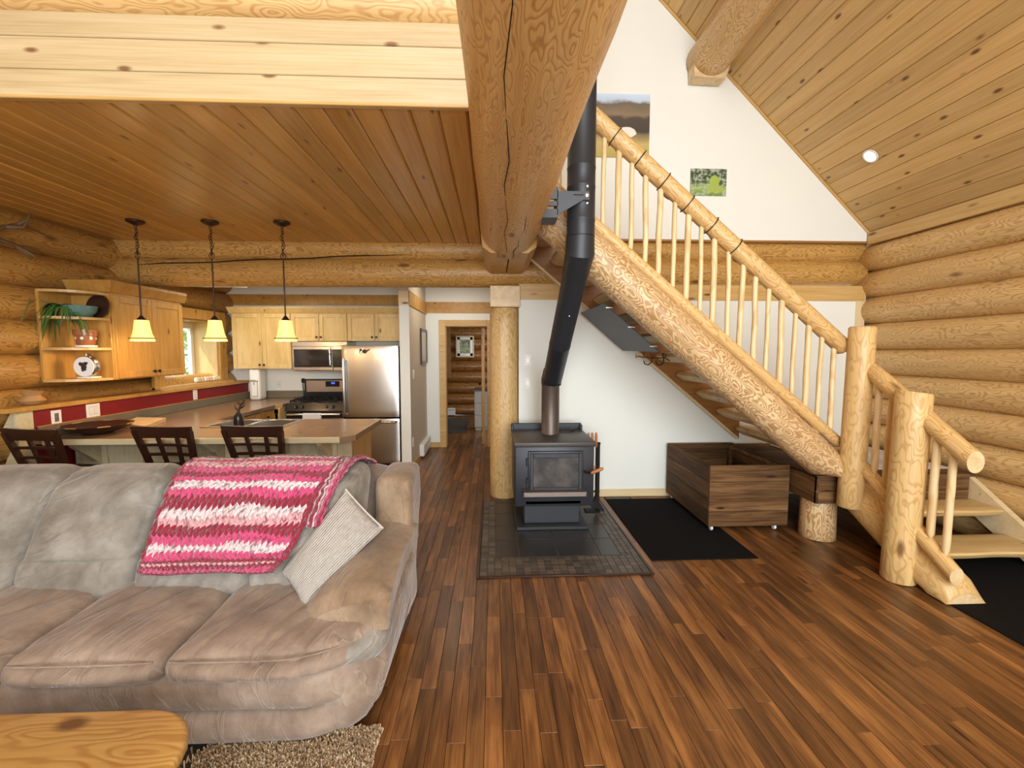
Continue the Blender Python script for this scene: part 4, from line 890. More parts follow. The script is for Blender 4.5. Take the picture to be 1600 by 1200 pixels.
for x in (-3.40, -2.36, -1.44):
    s = B(); s.prism([(x-.02, 3.64, .853), (x-.02, 3.92, .853), (x-.02, 3.92, .60), (x-.02, 3.895, .60), (x-.02, 3.86, .66), (x-.02, 3.66, .82)], (.04, 0, 0)); c = s.done('corbel', 'cream', pb, False)
    B().box(x-.06, x+.06, 3.900, 3.921, .55, .853, .012, 2).done('corbel_plate', 'cream', c)
# base cabinets along the left wall
bc = thing('base_cabinet', (-3.2, 5.3, 0), 'honey pine base cabinets with drawers under the long worktop', 'cabinet')
B().box(-3.62, -2.86, 4.60, 5.83, .02, .855).done('carcass', 'maple', bc, False); B().box(-3.62, -2.78, 5.835, 6.68, .02, .855).done('carcass', 'maple', bc, False)
for (y0, y1) in ((4.62, 5.02), (5.03, 5.41), (5.42, 5.80)):
    shakerx(bc, 'cab', y0, y1, -2.858, .695, .845, (y0+y1)/2, .03, 'drawer', .075); shakerx(bc, 'cab', y0, y1, -2.858, .08, .685, y1-.04, .06, 'door', .52)
shaker(bc, 'maple', -2.855, -2.782, 5.822, .08, .845)
# sink
sk = thing('double_sink', (-2.3, 4.3, CZ), 'stainless double sink set into the peninsula worktop', 'sink')
s = B(); 
for (x0, x1, y0, y1) in ((SX0-.015, SX1+.015, SY0-.015, SY0+.02), (SX0-.015, SX1+.015, SY1-.04, SY1+.015), (SX0-.015, SX0+.02, SY0+.02, SY1-.04), (SX1-.02, SX1+.015, SY0+.02, SY1-.04), (-2.315, -2.285, SY0+.02, SY1-.04)): s.box(x0, x1, y0, y1, CZ, CZ+.007, .002)
s.done('rim', 'chrome', sk)
for (x0, x1) in ((SX0+.02, -2.315), (-2.285, SX1-.02)):
    s = B(); y0, y1, z0 = SY0+.02, SY1-.04, .73
    s.box(x0, x0+.003, y0, y1, z0, CZ+.002); s.box(x1-.003, x1, y0, y1, z0, CZ+.002); s.box(x0+.003, x1-.003, y0, y0+.003, z0, CZ+.002); s.box(x0+.003, x1-.003, y1-.003, y1, z0, CZ+.002); s.box(x0+.003, x1-.003, y0+.003, y1-.003, z0, z0+.003)
    bo = s.done('basin', 'steel', sk, False); B().lathe([(.04, 0), (.042, .004), (.02, .005)], ((x0+x1)/2, (y0+y1)/2, z0+.003), 16).done('drain', 'chrome', bo)
# small things on the counters
FX, FY = -2.30, 4.05
fi = thing('figurine', (FX, FY, CZ), 'small dark bottle-shaped figurine with branching top by the sink', 'figurine')
B().lathe([(.036, 0), (.040, .01), (.041, .09), (.036, .115), (.020, .135), (.015, .15)], (FX, FY, CZ+.0005), 20).done('body', 'black', fi)
s = B()
for q, r in (([(0, 1.04), (.01, 1.08), (.03, 1.12)], .012), ([(.025, 1.11), (.005, 1.13), (-.005, 1.165)], .009), ([(.028, 1.115), (.05, 1.13), (.062, 1.17)], .009), ([(.028, 1.115), (.03, 1.16)], .008), ([(.012, 1.08), (.045, 1.095), (.06, 1.115)], .008), ([(.005, 1.06), (-.02, 1.08), (-.03, 1.11)], .008)):
    s.tube([(FX+x, FY, z) for x, z in q], [r*(1-.45*k/(len(q)-1)) for k in range(len(q))], 8)
s.done('branches', 'bronze', fi)
cb = B(); cb.prism([(-3.42, 4.17, CZ+.001), (-3.08, 4.0, CZ+.001), (-3.26, 4.50, CZ+.001), (-3.58, 4.55, CZ+.001)], (0, 0, .034)); o = cb.done('cutting_board', 'end', None, False); tag(o, 'thick pale wooden cutting board on the worktop by the red wall', 'cutting board')
tr = thing('serving_bowl', (-3.38, 3.80, CZ), 'wide shallow dark polished wooden bowl on the counter end', 'bowl')
o = B(); prof = [(.06, 0), (.10, .004), (.18, .035), (.235, .075), (.240, .078), (.235, .079), (.175, .045), (.09, .016), (.001, .012)]
o.lathe(prof, (-3.36, 3.86, CZ+.001), 28).done('shell', 'espresso', tr)
for a in range(7): B().tube([(-3.36+.24*math.cos(a*.9), 3.86+.24*math.sin(a*.9), CZ+.0785), (-3.36+.237*math.cos(a*.9+.35), 3.86+.237*math.sin(a*.9+.35), CZ+.0785)], .005, 6).done('rim_inlay', 'potwood', tr)
sm = thing('soda_maker', (-3.38, 6.45, CZ), 'white countertop soda maker below the tall wall cabinet', 'appliance')
def tf(p, u): return V((p.x-3.38, p.y+6.47, p.z+CZ+.222))
B().rbox((.148, .20, .442), .03, (8, 8, 12), tf).done('body', 'plastic', sm)
box('recess', 'grey', sm, -3.425, -3.33, 6.364, 6.372, CZ+.05, CZ+.29, .004); box('recess_back', 'ceramic', sm, -3.415, -3.34, 6.360, 6.366, CZ+.06, CZ+.26, .003); box('nozzle_bar', 'chrome', sm, -3.43, -3.325, 6.352, 6.372, CZ+.265, CZ+.29, .005)
B().cyl((-3.378, 6.36, CZ+.22), (-3.378, 6.36, CZ+.27), .012).done('nozzle', 'grey', sm)
cd = thing('appliance_cord', (-2.83, 6.64, CZ), 'black plug and cord hanging at the outlet left of the range', 'cord')
B().box(-2.85, -2.80, 6.655, 6.699, 1.125, 1.19, .01, 2).done('plug', 'blackmatte', cd)
B().tube([(-2.825, 6.66, 1.13), (-2.826, 6.655, 1.08), (-2.815, 6.65, .98), (-2.81, 6.635, .93), (-2.84, 6.60, .912), (-2.90, 6.58, .910), (-2.93, 6.59, .910), (-2.88, 6.61, .912), (-2.80, 6.60, .911), (-2.79, 6.62, .95), (-2.79, 6.65, 1.0)], .008, 8).done('cable', 'cord', cd)

# switch and outlet plates
def plate(kind, c, nx, ny, label, cat, face='-y', w=.072, n=1):
    t = thing(kind, c, label, cat); c = V(c); ex = V((1, 0, 0)) if face == '-y' else V((0, 1, 0)); out = V((0, -1, 0)) if face == '-y' else V((1, 0, 0))
    def bx(nm, mat, u0, u1, z0, z1, d0, d1, par):
        p = c+ex*u0+out*d0; q = c+ex*u1+out*d1
        return box(nm, mat, par, min(p.x, q.x), max(p.x, q.x), min(p.y, q.y), max(p.y, q.y), c.z+z0, c.z+z1, .002)
    W_ = w*n*.75 if n > 1 else w
    bx('plate', 'plastic', -W_/2, W_/2, -.06, .06, 0, .007, t)
    for k in range(n):
        u = (k-(n-1)/2)*.046
        bx('seam', 'rim', u-.0185, u+.0185, -.0355, .0355, .0065, .0074, t)
        if kind == 'outlet':
            for dz in (-.017, .017): bx('socket', 'ceramic', u-.0165, u+.0165, dz-.015, dz+.015, .007, .009, t)
        elif kind == 'cable_outlet': B().lathe([(.007, 0), (.006, .006), (.003, .008)], c+out*.008, 10, out).done('socket', 'rim', t)
        else: bx('rocker', 'ceramic', u-.0165, u+.0165, -.033, .033, .007, .0105, t)
plate('light_switch', (.368, YB+.01, 1.498), 1, 1, 'white light switch on the wall behind the stovepipe, upper of two', 'switch')
plate('light_switch', (.368, YB+.01, 1.252), 1, 1, 'white light switch on the wall behind the stovepipe, lower of two', 'switch')
plate('cable_outlet', (-3.64, 3.80, 1.047), 1, 1, 'white cable outlet plate on the red wall near the ledge end', 'outlet', '+x', .085)
plate('light_switch', (-3.64, 4.14, 1.060), 2, 1, 'white double switch plate on the red wall above the counter', 'switch', '+x', .09, 2)
plate('outlet', (-3.64, 5.52, 1.065), 1, 1, 'white outlet plate on the red wall under the kitchen window', 'outlet', '+x')
plate('outlet', (-3.20, KY, 1.10), 1, 1, 'white outlet on the white wall beside the soda maker', 'outlet')
plate('thermostat', (-1.10, 6.12, 1.275), 1, 1, 'small white thermostat on the hall wall below the framed print', 'thermostat', '+x', .09)
plate('outlet', (-1.10, 6.0, .36), 1, 1, 'white outlet low on the hall wall by the heater', 'outlet', '+x')
def heater(loc_label, x0, x1, y0, y1, z0, z1, side):
    t = thing('baseboard_heater', ((x0+x1)/2, (y0+y1)/2, z0), loc_label, 'heater')
    B().box(x0, x1, y0, y1, z0, z1, .006).done('housing', 'plastic', t)
    if side == 'x': box('grille', 'grey', t, x1-.002, x1+.002, y0+.04, y1-.02, z1-.055, z1-.035); box('grille', 'grey', t, x1-.002, x1+.002, y0+.04, y1-.02, z0+.02, z0+.035)
    else: box('grille', 'grey', t, x0+.02, x1-.02, y0-.002, y0+.002, z1-.055, z1-.035)
heater('white baseboard heater on the hall wall', -1.099, -1.03, 6.50, 7.22, .035, .215, 'x')
heater('white baseboard heater on the bedroom log wall', -1.6, -.94, 10.76, 10.83, .03, .20, 'y')

# pictures
def picture(name, x0, x1, z0, z1, y, mat, fmat, fw, label, mount=None):
    t = thing(name, ((x0+x1)/2, y, z0), label, 'picture')
    B().box(x0+fw*.5, x1-fw*.5, y-.012, y-.002, z0+fw*.5, z1-fw*.5).done('print', mat, t, False)
    if fmat:
        for (a, c, e, f) in ((x0, x1, z0, z0+fw), (x0, x1, z1-fw, z1), (x0, x0+fw, z0+fw, z1-fw), (x1-fw, x1, z0+fw, z1-fw)): box('frame', fmat, t, a, c, y-.022, y-.001, e, f)
    if mount:
        for (a, c, e, f) in ((x0+fw, x1-fw, z0+fw, z0+fw+mount), (x0+fw, x1-fw, z1-fw-mount, z1-fw), (x0+fw, x0+fw+mount, z0+fw, z1-fw), (x1-fw-mount, x1-fw, z0+fw, z1-fw)): box('mount', 'ceramic', t, a, c, y-.0145, y-.011, e, f, 0)
picture('canvas_print', .69, 1.625, 3.605, 4.235, YB+.015, 'landscape', None, 0, 'large canvas print of brown hills and a white sheep on the gable wall')
picture('canvas_print', 2.075, 2.46, 3.231, 3.505, YB+.015, 'greenpic', None, 0, 'small bright green garden print on the gable wall')
picture('framed_picture', -.91, -.47, 1.44, 1.96, 10.82, 'smallpic', 'paletrim', .035, 'framed green picture with white mount on the bedroom log wall', .06)
hp = thing('framed_picture', (-1.09, 7.0, 1.4), 'dark framed pale print on the hall wall', 'picture')
B().box(-1.098, -1.088, 6.72, 7.25, 1.415, 1.93).done('print', 'hallpic', hp, False)
for (a, c, e, f) in ((6.70, 7.27, 1.40, 1.435), (6.70, 7.27, 1.90, 1.935), (6.70, 6.74, 1.435, 1.90), (7.23, 7.27, 1.435, 1.90)): box('frame', 'espresso', hp, -1.099, -1.075, a, c, e, f)
dr_ = thing('dresser', (-.1, 9.0, 0), 'grey painted dresser standing inside the bedroom', 'dresser')
B().box(-.385, .35, 8.80, 9.30, .06, .80, .004).done('body', 'dress', dr_); box('top', 'espresso', dr_, -.40, .37, 8.78, 9.31, .80, .83); box('plinth', 'dress', dr_, -.37, .33, 8.82, 9.29, .0, .06)
for z0 in (.08, .32, .56): box('drawer', 'dress', dr_, -.375, .34, 8.788, 8.802, z0, z0+.22)
br_ = B().box(-1.6, -.55, 8.55, 10.4, .001, .010, .003).done('bedroom_rug', 'brownrug'); tag(br_, 'grey brown rug on the bedroom floor', 'rug')

# ------------------------------------------------------------------ pendants, strip light, recessed light
def pendant():
    t = thing('pendant_light', (0, 0, 2.72), 'amber glass pendant lamp', 'lamp', None)
    B().lathe([(.066, 0), (.070, -.006), (.066, -.016), (.030, -.034), (.012, -.040), (.010, -.052)], (0, 0, 2.72), 24).done('canopy', 'bronze', t)
    s = B(); z = 2.668; k = 0
    while z > 2.44:
        a = (k % 2)*math.pi/2; ca, sa = math.cos(a), math.sin(a)
        s.tube([(ca*.009*math.cos(q), sa*.009*math.cos(q), z-.014+.017*math.sin(q)) for q in [i*math.pi/5 for i in range(11)]], .0026, 5, False); z -= .026; k += 1
    s.done('chain', 'bronze', t)
    B().tube([(.0, .0, 2.67), (.012, .01, 2.63), (-.022, .012, 2.60), (-.02, 0, 2.57), (.018, -.012, 2.55), (.02, 0, 2.51), (-.008, .01, 2.47), (0, 0, 2.41)], .003, 6).done('wire', 'bronze', t)
    s = B(); s.tube([(.022*math.cos(q), 0, 2.428+.026*math.sin(q)) for q in [i*math.pi/8 for i in range(17)]], .0035, 6, False); s.done('loop', 'bronze', t)
    B().cyl((0, 0, 1.895), (0, 0, 2.405), .0065, None, 10).done('rod', 'bronze', t)
    B().lathe([(.010, .04), (.014, .032), (.030, .012), (.038, 0), (.036, -.004)], (0, 0, 1.868), 20).done('cap', 'bronze', t)
    sh = B().lathe([(.040, 1.868), (.052, 1.866), (.055, 1.84), (.060, 1.80), (.070, 1.745), (.086, 1.70), (.090, 1.686), (.087, 1.686), (.066, 1.745), (.056, 1.80), (.050, 1.86), (.040, 1.862)], (0, 0, 0), 28).done('shade', 'lampglass', t)
    B().tube([(.0935*math.cos(q), .0935*math.sin(q), 1.709) for q in [i*math.pi/14 for i in range(29)]], .004, 6, False).done('shade_band', 'bronze', sh)
    B().lathe([(.012, .05), (.014, .03), (.026, 0), (.028, -.02), (.018, -.045), (.002, -.05)], (0, 0, 1.785), 16).done('bulb', 'bulb', t)
    return t
pd = pendant()
plb = ['amber glass pendant lamp over the counter, hanging before the honey cabinet', 'amber glass pendant lamp over the counter, hanging before the kitchen window', 'amber glass pendant lamp over the counter, hanging nearest the microwave']
pls = [(-3.085, 4.04), (-2.455, 4.035), (-1.842, 4.03)]
for i, (x, y) in enumerate(pls):
    if i: clone(pd, (x, y, 2.72), plb[i])
    l = bpy.data.lights.new('pendant_bulb', 'POINT'); l.energy = 7; l.color = (1, .72, .40); l.shadow_soft_size = .03
    lo = bpy.data.objects.new('pendant_bulb', l); COL.objects.link(lo); lo.location = (x, y, 1.66)
pd.location = (pls[0][0], pls[0][1], 2.72); W[pd] = Matrix.Translation(pd.location); pd['label'] = plb[0]
for o in [pd]+[o for o in bpy.data.objects if o.name.startswith('pendant_light.')]: o['group'] = 'amber pendant lamps over the counter'
fl = thing('strip_light', (-3.2, 5.4, 2.72), 'long white strip light hanging under the kitchen ceiling', 'lamp')
B().box(-3.60, -2.90, 5.36, 5.44, 2.385, 2.42, .004).done('housing', 'plastic', fl)
B().box(-3.59, -2.91, 5.352, 5.448, 2.352, 2.386, .008).done('diffuser', 'striplight', fl)
for x in (-3.5, -3.0): B().cyl((x, 5.40, 2.42), (x, 5.40, 2.72), .006, None, 8).done('hanger', 'plastic', fl)
area('strip_light_lamp', (-2.9, 5.4, 2.33), (-2.7, 5.5, 0), 1.2, .3, 16, (1, .88, .68))
area('hall_fill_light', (-.55, 6.4, 2.68), (-.55, 6.4, 0), .3, .3, 9, (1, .90, .76))  # added unseen fill light for the hall, no fixture hangs there
fx = E0+sv*((4.137-3.51)/-sv.x)
rl = thing('recessed_light', (3.51, 4.11, 3.41), 'round white recessed light in the sloping pine ceiling', 'lamp')
c = V((3.51, 4.11, 2.792+SL*(4.137-3.51)))+nrm*.002
B().lathe([(.066, 0), (.070, .003), (.068, .008), (.054, .008), (.052, -.002)], c, 28, nrm).done('trim_ring', 'plastic', rl)
B().lathe([(.050, .001), (.046, .004), (.002, .006)], c, 24, nrm).done('lamp', 'spot', rl)

# ------------------------------------------------------------------ things on the shelves and the left wall
tb = thing('serving_dish', (-3.60, 4.03, 1.891), 'pale teal glazed bowl on the upper corner shelf', 'bowl')
B().lathe([(.05, 0), (.07, .004), (.105, .045), (.118, .095), (.114, .096), (.098, .048), (.06, .012), (.002, .010)], (-3.585, 4.03, 1.8905), 28).done('shell', 'teal', tb)
pl = thing('display_plate', (-3.54, 4.12, 1.891), 'round dark-rimmed plate standing behind the teal bowl', 'plate')
B().lathe([(.02, 0), (.06, .003), (.10, .014), (.104, .018), (.10, .020), (.05, .010), (.002, .009)], (-3.525, 4.150, 1.9935), 28, (0, -.99, .12)).done('dish', 'espresso', pl)
fp = thing('potted_spider_plant', (-3.69, 4.0, 1.891), 'green spider plant trailing over the teal bowl on the shelf', 'plant')
B().lathe([(.03, 0), (.045, .05), (.048, .075), (.04, .075), (.035, .06), (.002, .06)], (-3.70, 4.00, 1.8905), 18).done('pot', 'terracotta', fp)
pr_ = random.Random(11)
for k in range(84):
    a = pr_.random()*2*math.pi; ln = .16+.16*pr_.random(); w = .011+.006*pr_.random(); s = B(); n = 7; prev = None; droop = .9+.9*pr_.random()
    ox, oy = -3.70, 4.0
    ca, sa = math.cos(a), math.sin(a)
    if sa > .45: ln *= .6
    for i in range(n+1):
        t = i/n; h = ln*(.75*t) if False else ln*t*.72
        p = V((ox+ca*h, oy+sa*h*.75-.03*t, 1.962+ln*(.75*t-droop*t*t)))
        if p.x < -3.775: p.x = -3.775
        ww = w*math.sin(math.pi*(.12+.85*t)); d = V((-sa, ca, 0))*ww
        a1, b1, c1 = s.b.verts.new(p-d), s.b.verts.new(p+V((0, 0, -.002-.25*ww))), s.b.verts.new(p+d)
        if prev:
            s.b.faces.new((prev[0], prev[1], b1, a1)); s.b.faces.new((prev[1], prev[2], c1, b1))
        prev = (a1, b1, c1)
    s.done('leaf', 'leaf', fp, True, 180)
for (q, nm) in (([(-3.70, 3.98, 1.97), (-3.80, 3.88, 2.03), (-3.78, 3.80, 1.99), (-3.775, 3.74, 1.88), (-3.775, 3.72, 1.82)], 0), ([(-3.66, 3.98, 1.98), (-3.58, 3.90, 1.98), (-3.54, 3.86, 1.90), (-3.54, 3.855, 1.75)], 1)):
    B().tube(q, .003, 6).done('runner', 'leaf', fp)
tp = thing('flower_pot', (-3.55, 4.04, 1.628), 'brown glazed flower pot with pale saucer on the middle corner shelf', 'pot')
B().lathe([(.045, .0), (.075, .004), (.078, .018), (.070, .020), (.002, .018)], (-3.56, 4.03, 1.6278), 24).done('saucer', 'ceramic', tp)
B().lathe([(.050, .018), (.062, .03), (.068, .10), (.080, .105), (.082, .155), (.074, .156), (.066, .12), (.002, .115)], (-3.56, 4.03, 1.6278), 24).done('pot', 'terracotta', tp)
for k in range(7):
    a = k*.9-3.0; B().lathe([(.013, 0), (.012, .002), (.004, .003)], (-3.56+.0665*math.cos(a), 4.03+.0665*math.sin(a), 1.7078), 8, (math.cos(a), math.sin(a), 0)).done('glaze_spot', 'plastic', tp)
ks = thing('kitchen_scale', (-3.55, 4.04, 1.358), 'round white kitchen scale with dark emblem on the lowest corner shelf', 'scale')
kc = V((-3.555, 3.99, 1.462))
B().box(-3.62, -3.49, 3.98, 4.09, 1.3575, 1.375, .006).done('base', 'plastic', ks)
B().lathe([(.090, 0), (.094, .006), (.094, .05), (.085, .06)], kc+V((0, .06, 0)), 32, (0, -1, 0)).done('drum', 'steel', ks)
B().lathe([(.087, 0), (.085, .004), (.002, .006)], kc, 32, (0, -1, 0)).done('dial', 'ceramic', ks)
s = B()
for (x, z, r) in ((-.022, .022, .017), (.018, .026, .016), (0, .012, .024), (-.004, -.012, .018), (.014, -.004, .014), (-.006, -.030, .013), (.012, -.024, .012), (-.03, .03, .008), (.032, .032, .008)): s.lathe([(r, 0), (r*.9, .0015), (.001, .002)], kc+V((x, -.006, z)), 12, (0, -1, 0))
s.done('emblem', 'emblem', ks)
s = B(); s.tube([(-3.555, 4.02, 1.55), (-3.55, 4.02, 1.575), (-3.52, 4.02, 1.565)], .006, 8); s.lathe([(.012, 0), (.014, .01), (.006, .02)], (-3.52, 4.02, 1.545), 10); s.done('tray_arm', 'chrome', ks)
def antler(name, pts_list, label):
    t = thing(name, pts_list[0][0], label, 'antler')
    for i, q in enumerate(pts_list):
        n = len(q); B().tube(q, [(.021 if i == 0 else .014)*(1-.8*k/(n-1))+.002 for k in range(n)], 9).done('beam' if i == 0 else 'tine', 'antler', t)
AX = -3.73
antler('antler', [[(AX, 3.38, 2.45), (AX+.03, 3.52, 2.50), (AX+.02, 3.66, 2.57), (AX+.03, 3.74, 2.585), (AX+.02, 3.93, 2.555)], [(AX+.02, 3.69, 2.58), (AX+.06, 3.73, 2.63), (AX+.05, 3.765, 2.70)], [(AX+.03, 3.60, 2.54), (AX+.11, 3.64, 2.545), (AX+.13, 3.66, 2.60)]], 'upper branch of weathered deer antlers hung on the honey log wall')
antler('antler', [[(AX, 3.36, 2.46), (AX+.02, 3.50, 2.44), (AX+.03, 3.66, 2.41), (AX+.03, 3.76, 2.42), (AX+.02, 3.88, 2.40)], [(AX+.03, 3.66, 2.41), (AX+.05, 3.71, 2.36), (AX+.04, 3.75, 2.325)], [(AX+.03, 3.68, 2.40), (AX+.07, 3.73, 2.36), (AX+.07, 3.77, 2.345)]], 'lower branch of weathered deer antlers hung on the honey log wall')
ip = thing('carved_pot', (-3.715, 3.70, 1.165), 'squat carved tan pot with dark opening on the ledge end', 'pot')
B().lathe([(.045, 0), (.060, .006), (.082, .035), (.060, .065), (.048, .072), (.050, .082), (.066, .100), (.068, .108), (.058, .108), (.044, .09), (.040, .05), (.002, .03)], (-3.715, 3.70, 1.1655), 26).done('body', 'potwood', ip)
B().lathe([(.056, .100), (.05, .103), (.002, .101)], (-3.715, 3.70, 1.1655), 22).done('mouth_disc', 'espresso', ip)  # dark disc filling the pot's mouth just under the rim
eg = thing('egg_tray', (-3.86, 6.0, 1.19), 'scalloped pale tray on the kitchen window sill', 'tray')
box('base', 'potwood', eg, -3.90, -3.78, 5.78, 6.30, 1.1905, 1.203)
for k in range(9): B().lathe([(.020, 0), (.026, .02), (.022, .045), (.002, .058)], (-3.805, 5.81+.058*k, 1.203), 12).done('egg', 'paletrim' if k % 3 else 'ceramic', eg)

# ------------------------------------------------------------------ counter stools
def stool():
    t = thing('counter_stool', (0, 0, 0), 'stool', 'stool', None)
    B().rbox((.43, .37, .05), .02, (8, 8, 3), lambda p, u: V((p.x*(1+.06*u.y), p.y+.215, p.z+.625-.012*(1-u.x*u.x)*(1-u.y*u.y)))).done('seat', 'espresso', t)
    lean = lambda z: -.115*max(0, (z-.62))/.4
    for sx in (-1, 1):
        s = B(); pts = []; 
        for z in (0, .3, .62, .75, .9, .985): pts.append((sx*(.165+.055*max(0, z-.55)/.43), .06+lean(z) + (.0 if z > .3 else -.04*(1-z/.3)), z))
        for i in range(len(pts)-1):
            a, c = V(pts[i]), V(pts[i+1]); h = .018
            s.prism([a+V((-h, -h, 0)), a+V((h, -h, 0)), a+V((h, h, 0)), a+V((-h, h, 0))], c-a)
        s.done('back_post', 'espresso', t, False)
        s = B(); s.prism([(sx*.175-.018, .36, 0), (sx*.175+.018, .36, 0), (sx*.175+.018, .395, 0), (sx*.175-.018, .395, 0)], (0, -.01, .61)); s.done('front_leg', 'espresso', t, False)
    def rail(nm, z0, z1, hw0, hw1, bow, th=.02):
        s = B(); n = 10; prev = None
        for i in range(n+1):
            u = -1+2*i/n; y0 = .06+lean((z0+z1)/2)-bow*(1-u*u)*.0+bow*(u*u-1)*-1*.0
            yy = lambda z: .06+lean(z)+bow*(1-u*u)
            up = .012*(u*u) if nm == 'top_rail' else 0
            q = [V((u*hw0, yy(z0)-th/2, z0)), V((u*hw0, yy(z0)+th/2, z0)), V((u*hw1, yy(z1)+th/2, z1+up)), V((u*hw1, yy(z1)-th/2, z1+up))]
            rg = [s.b.verts.new(p) for p in q]
            if prev: s.bridge(prev, rg)
            else: s.b.faces.new(rg[::-1])
            prev = rg
        s.b.faces.new(prev); s.done(nm, 'espresso', t, True, 30)
    rail('top_rail', .925, 1.012, .228, .240, .035, .024)
    rail('cross_rail', .855, .877, .205, .208, .03); rail('cross_rail', .775, .797, .195, .198, .03); rail('cross_rail', .690, .715, .185, .188, .02)
    for sx in (-.33, .33):
        s = B(); s.prism([(sx*.19-.014, .075+lean(.70), .70), (sx*.19+.014, .075+lean(.70), .70), (sx*.19+.014, .093+lean(.70), .70), (sx*.19-.014, .093+lean(.70), .70)], (sx*.05, lean(.93)-lean(.70)+.004, .235)); s.done('splat', 'espresso', t, False)
    for z in (.18, .32): B().box(-.17, .17, .365, .385, z, z+.025).done('stretcher', 'espresso', t, False)
    for sx in (-1, 1): B().box(sx*.17-.01, sx*.17+.01, .05, .38, .22, .245).done('stretcher', 'espresso', t, False)
    return t
s0 = stool()
slb = ['dark lattice-back wooden counter stool at the red wall end of the peninsula', 'dark lattice-back wooden counter stool in the middle of three at the peninsula', 'dark lattice-back wooden counter stool behind the pink blanket, nearest the refrigerator']
sps = [(-3.42, 3.42, R(-10)), (-2.535, 3.50, R(-6)), (-1.86, 3.50, R(-4))]
for i in (1, 2): clone(s0, (sps[i][0], sps[i][1], .0005), slb[i], sps[i][2], 'counter stools at the peninsula')
s0.location = (sps[0][0], sps[0][1], .0005); s0.rotation_euler = (0, 0, sps[0][2]); s0['label'] = slb[0]; s0['group'] = 'counter stools at the peninsula'

# ------------------------------------------------------------------ sofa
so = thing('sofa', (-2.0, 2.2, .0), 'long taupe suede sofa with its back to the kitchen peninsula', 'sofa')
def wr(p, s, a): return a*noise.noise(V(p)*s)
def crease(p, a, w=5.0):
    n_ = noise.noise(V(p)); return -a*max(0.0, 1-abs(n_)*w)
XR = -.56
def tier(z0, z1, y0, out, xr):
    def tf(p, u):
        q = V((p.x, p.y, p.z)); q.x += (xr-3.7)/2; q.y += (y0+2.75)/2; q.z += (z0+z1)/2
        if u.y < 0: q.y -= out*(1-u.z*u.z)*(-u.y)
        if u.x > 0 and u.y < 0: q.y += .10*max(0, (q.x-(xr-.22))/.22)**2
        q.y += wr((q.x*2, q.z*3, 1), 1.0, .012); return q
    return B().rbox((3.7+xr, 2.75-y0, z1-z0), .045, (44, 8, 5), tf)
tier(.022, .185, 1.690, .02, XR-.02).done('base', 'suede', so); tier(.175, .350, 1.668, .02, XR).done('front_rail', 'suede', so)
sb_ = [-.545, -1.268, -1.862, -2.455, -3.05, -3.64]
for i in range(5):
    x1, x0 = sb_[i], sb_[i+1]
    def tf(p, u, x0=x0, x1=x1, i=i):
        q = V(p); q.x += (x0+x1)/2; q.y += 1.985; q.z += .378
        crown = .045*(1-u.x**4)*(1-u.y**4)
        if u.z > 0: q.z += crown*u.z
        if u.y > -.2: q.z += .03*(u.y+.2)
        if u.y < 0: q.y -= .03*(1-u.z*u.z)*(-u.y)*(1-u.x**4)
        if i == 0 and u.x > .2: q.y += .10*((u.x-.2)/.8)**2*max(0, -u.y)
        if u.z > 0: q.z += wr((q.x*9, q.y*1.4+q.x*3, i*7), 1.0, .006)+crease((q.x*9-q.y*5, q.y*1.2+q.x*1.5, i*5+.4), .011)*(1-u.x**6)
        if u.y < -.55: q.y -= (.004*noise.noise(V((q.x*55, q.z*6, i)))+.003*noise.noise(V((q.x*28, q.z*4, i))))*(1-u.x**6); q.z += .003*noise.noise(V((q.x*48, q.y*9, i)))*(1 if u.z > 0 else 0)
        return q
    c = B().rbox((x1-x0-.004, .70, .105), .048, (56, 36, 8), tf).done('seat_cushion', 'suede', so)
    zt = lambda x: 0
    pts = []
    for k in range(25):
        u = -1+2*k/24; X = (x0+x1)/2+u*((x1-x0)/2-.03); Yf = 1.985-.35-.022*(1-u**4)+.014
        if i == 0 and u > .2: Yf += .10*((u-.2)/.8)**2
        pts.append((X, Yf, .418+.010*(1-u**4)))
    B().tube(pts, .0035, 6).done('piping', 'suede', c)
bsx = [-.690, -1.195, -1.735, -2.29, -2.85, -3.40]
def yback(z): return 2.085+.015*0 + max(0, z-.50)*.60     # front of the sofa back
for i in range(5):
    x1, x0 = bsx[i], bsx[i+1]
    def lum(p, u, x0=x0, x1=x1, i=i):
        q = V(p); q.x += (x0+x1)/2; z = .515+p.z; q.y += 2.09+.13+max(0, z-.5)*.35; q.z = z
        if u.y < 0: q.y -= .012*(1-u.x**4)
        q.y += wr((q.x*14, q.z*2, i), 1.0, .006)-crease((q.x*13-q.z*5, q.z*3, i*3+.7), .010)*(1 if u.y < 0 else 0); return q
    B().rbox((x1-x0-.008, .26, .20), .05, (44, 6, 16), lum).done('lumbar_roll', 'suede_cool_lit', so)
    def up(p, u, x0=x0, x1=x1, i=i):
        q = V(p); t = (u.z+1)/2; z = .575+.365*t; q.x += (x0+x1)/2 + (.0 if i else -.0); q.z = .575+.365/2+p.z
        q.y = 2.10+.13+p.y+ (z-.575)*.66
        if u.y < 0: q.y -= .045*(1-u.x**4)*(1-(u.z)**4)
        if u.z > 0: q.z += .022*(1-u.x**4)*u.z
        q.y += wr((q.x*3+q.z*7, q.z*7-q.x*5, i*3), 1.0, .014)
        if u.y < 0: q.y -= crease((q.x*2.2-q.z*6.5, q.z*2.2+q.x*3.2, i*2+.2), .020, 6.0)*(.35+.65*max(0, u.x))*(1-u.x**8); q.y -= crease((q.x*7+q.z*3, q.z*2, i*2+5.2), .011, 6.0)*max(0, u.z)
        return q
    B().rbox((x1-x0-.010, .24, .385), .075, (44, 8, 36), up).done('back_cushion', 'suede_cool_lit', so)
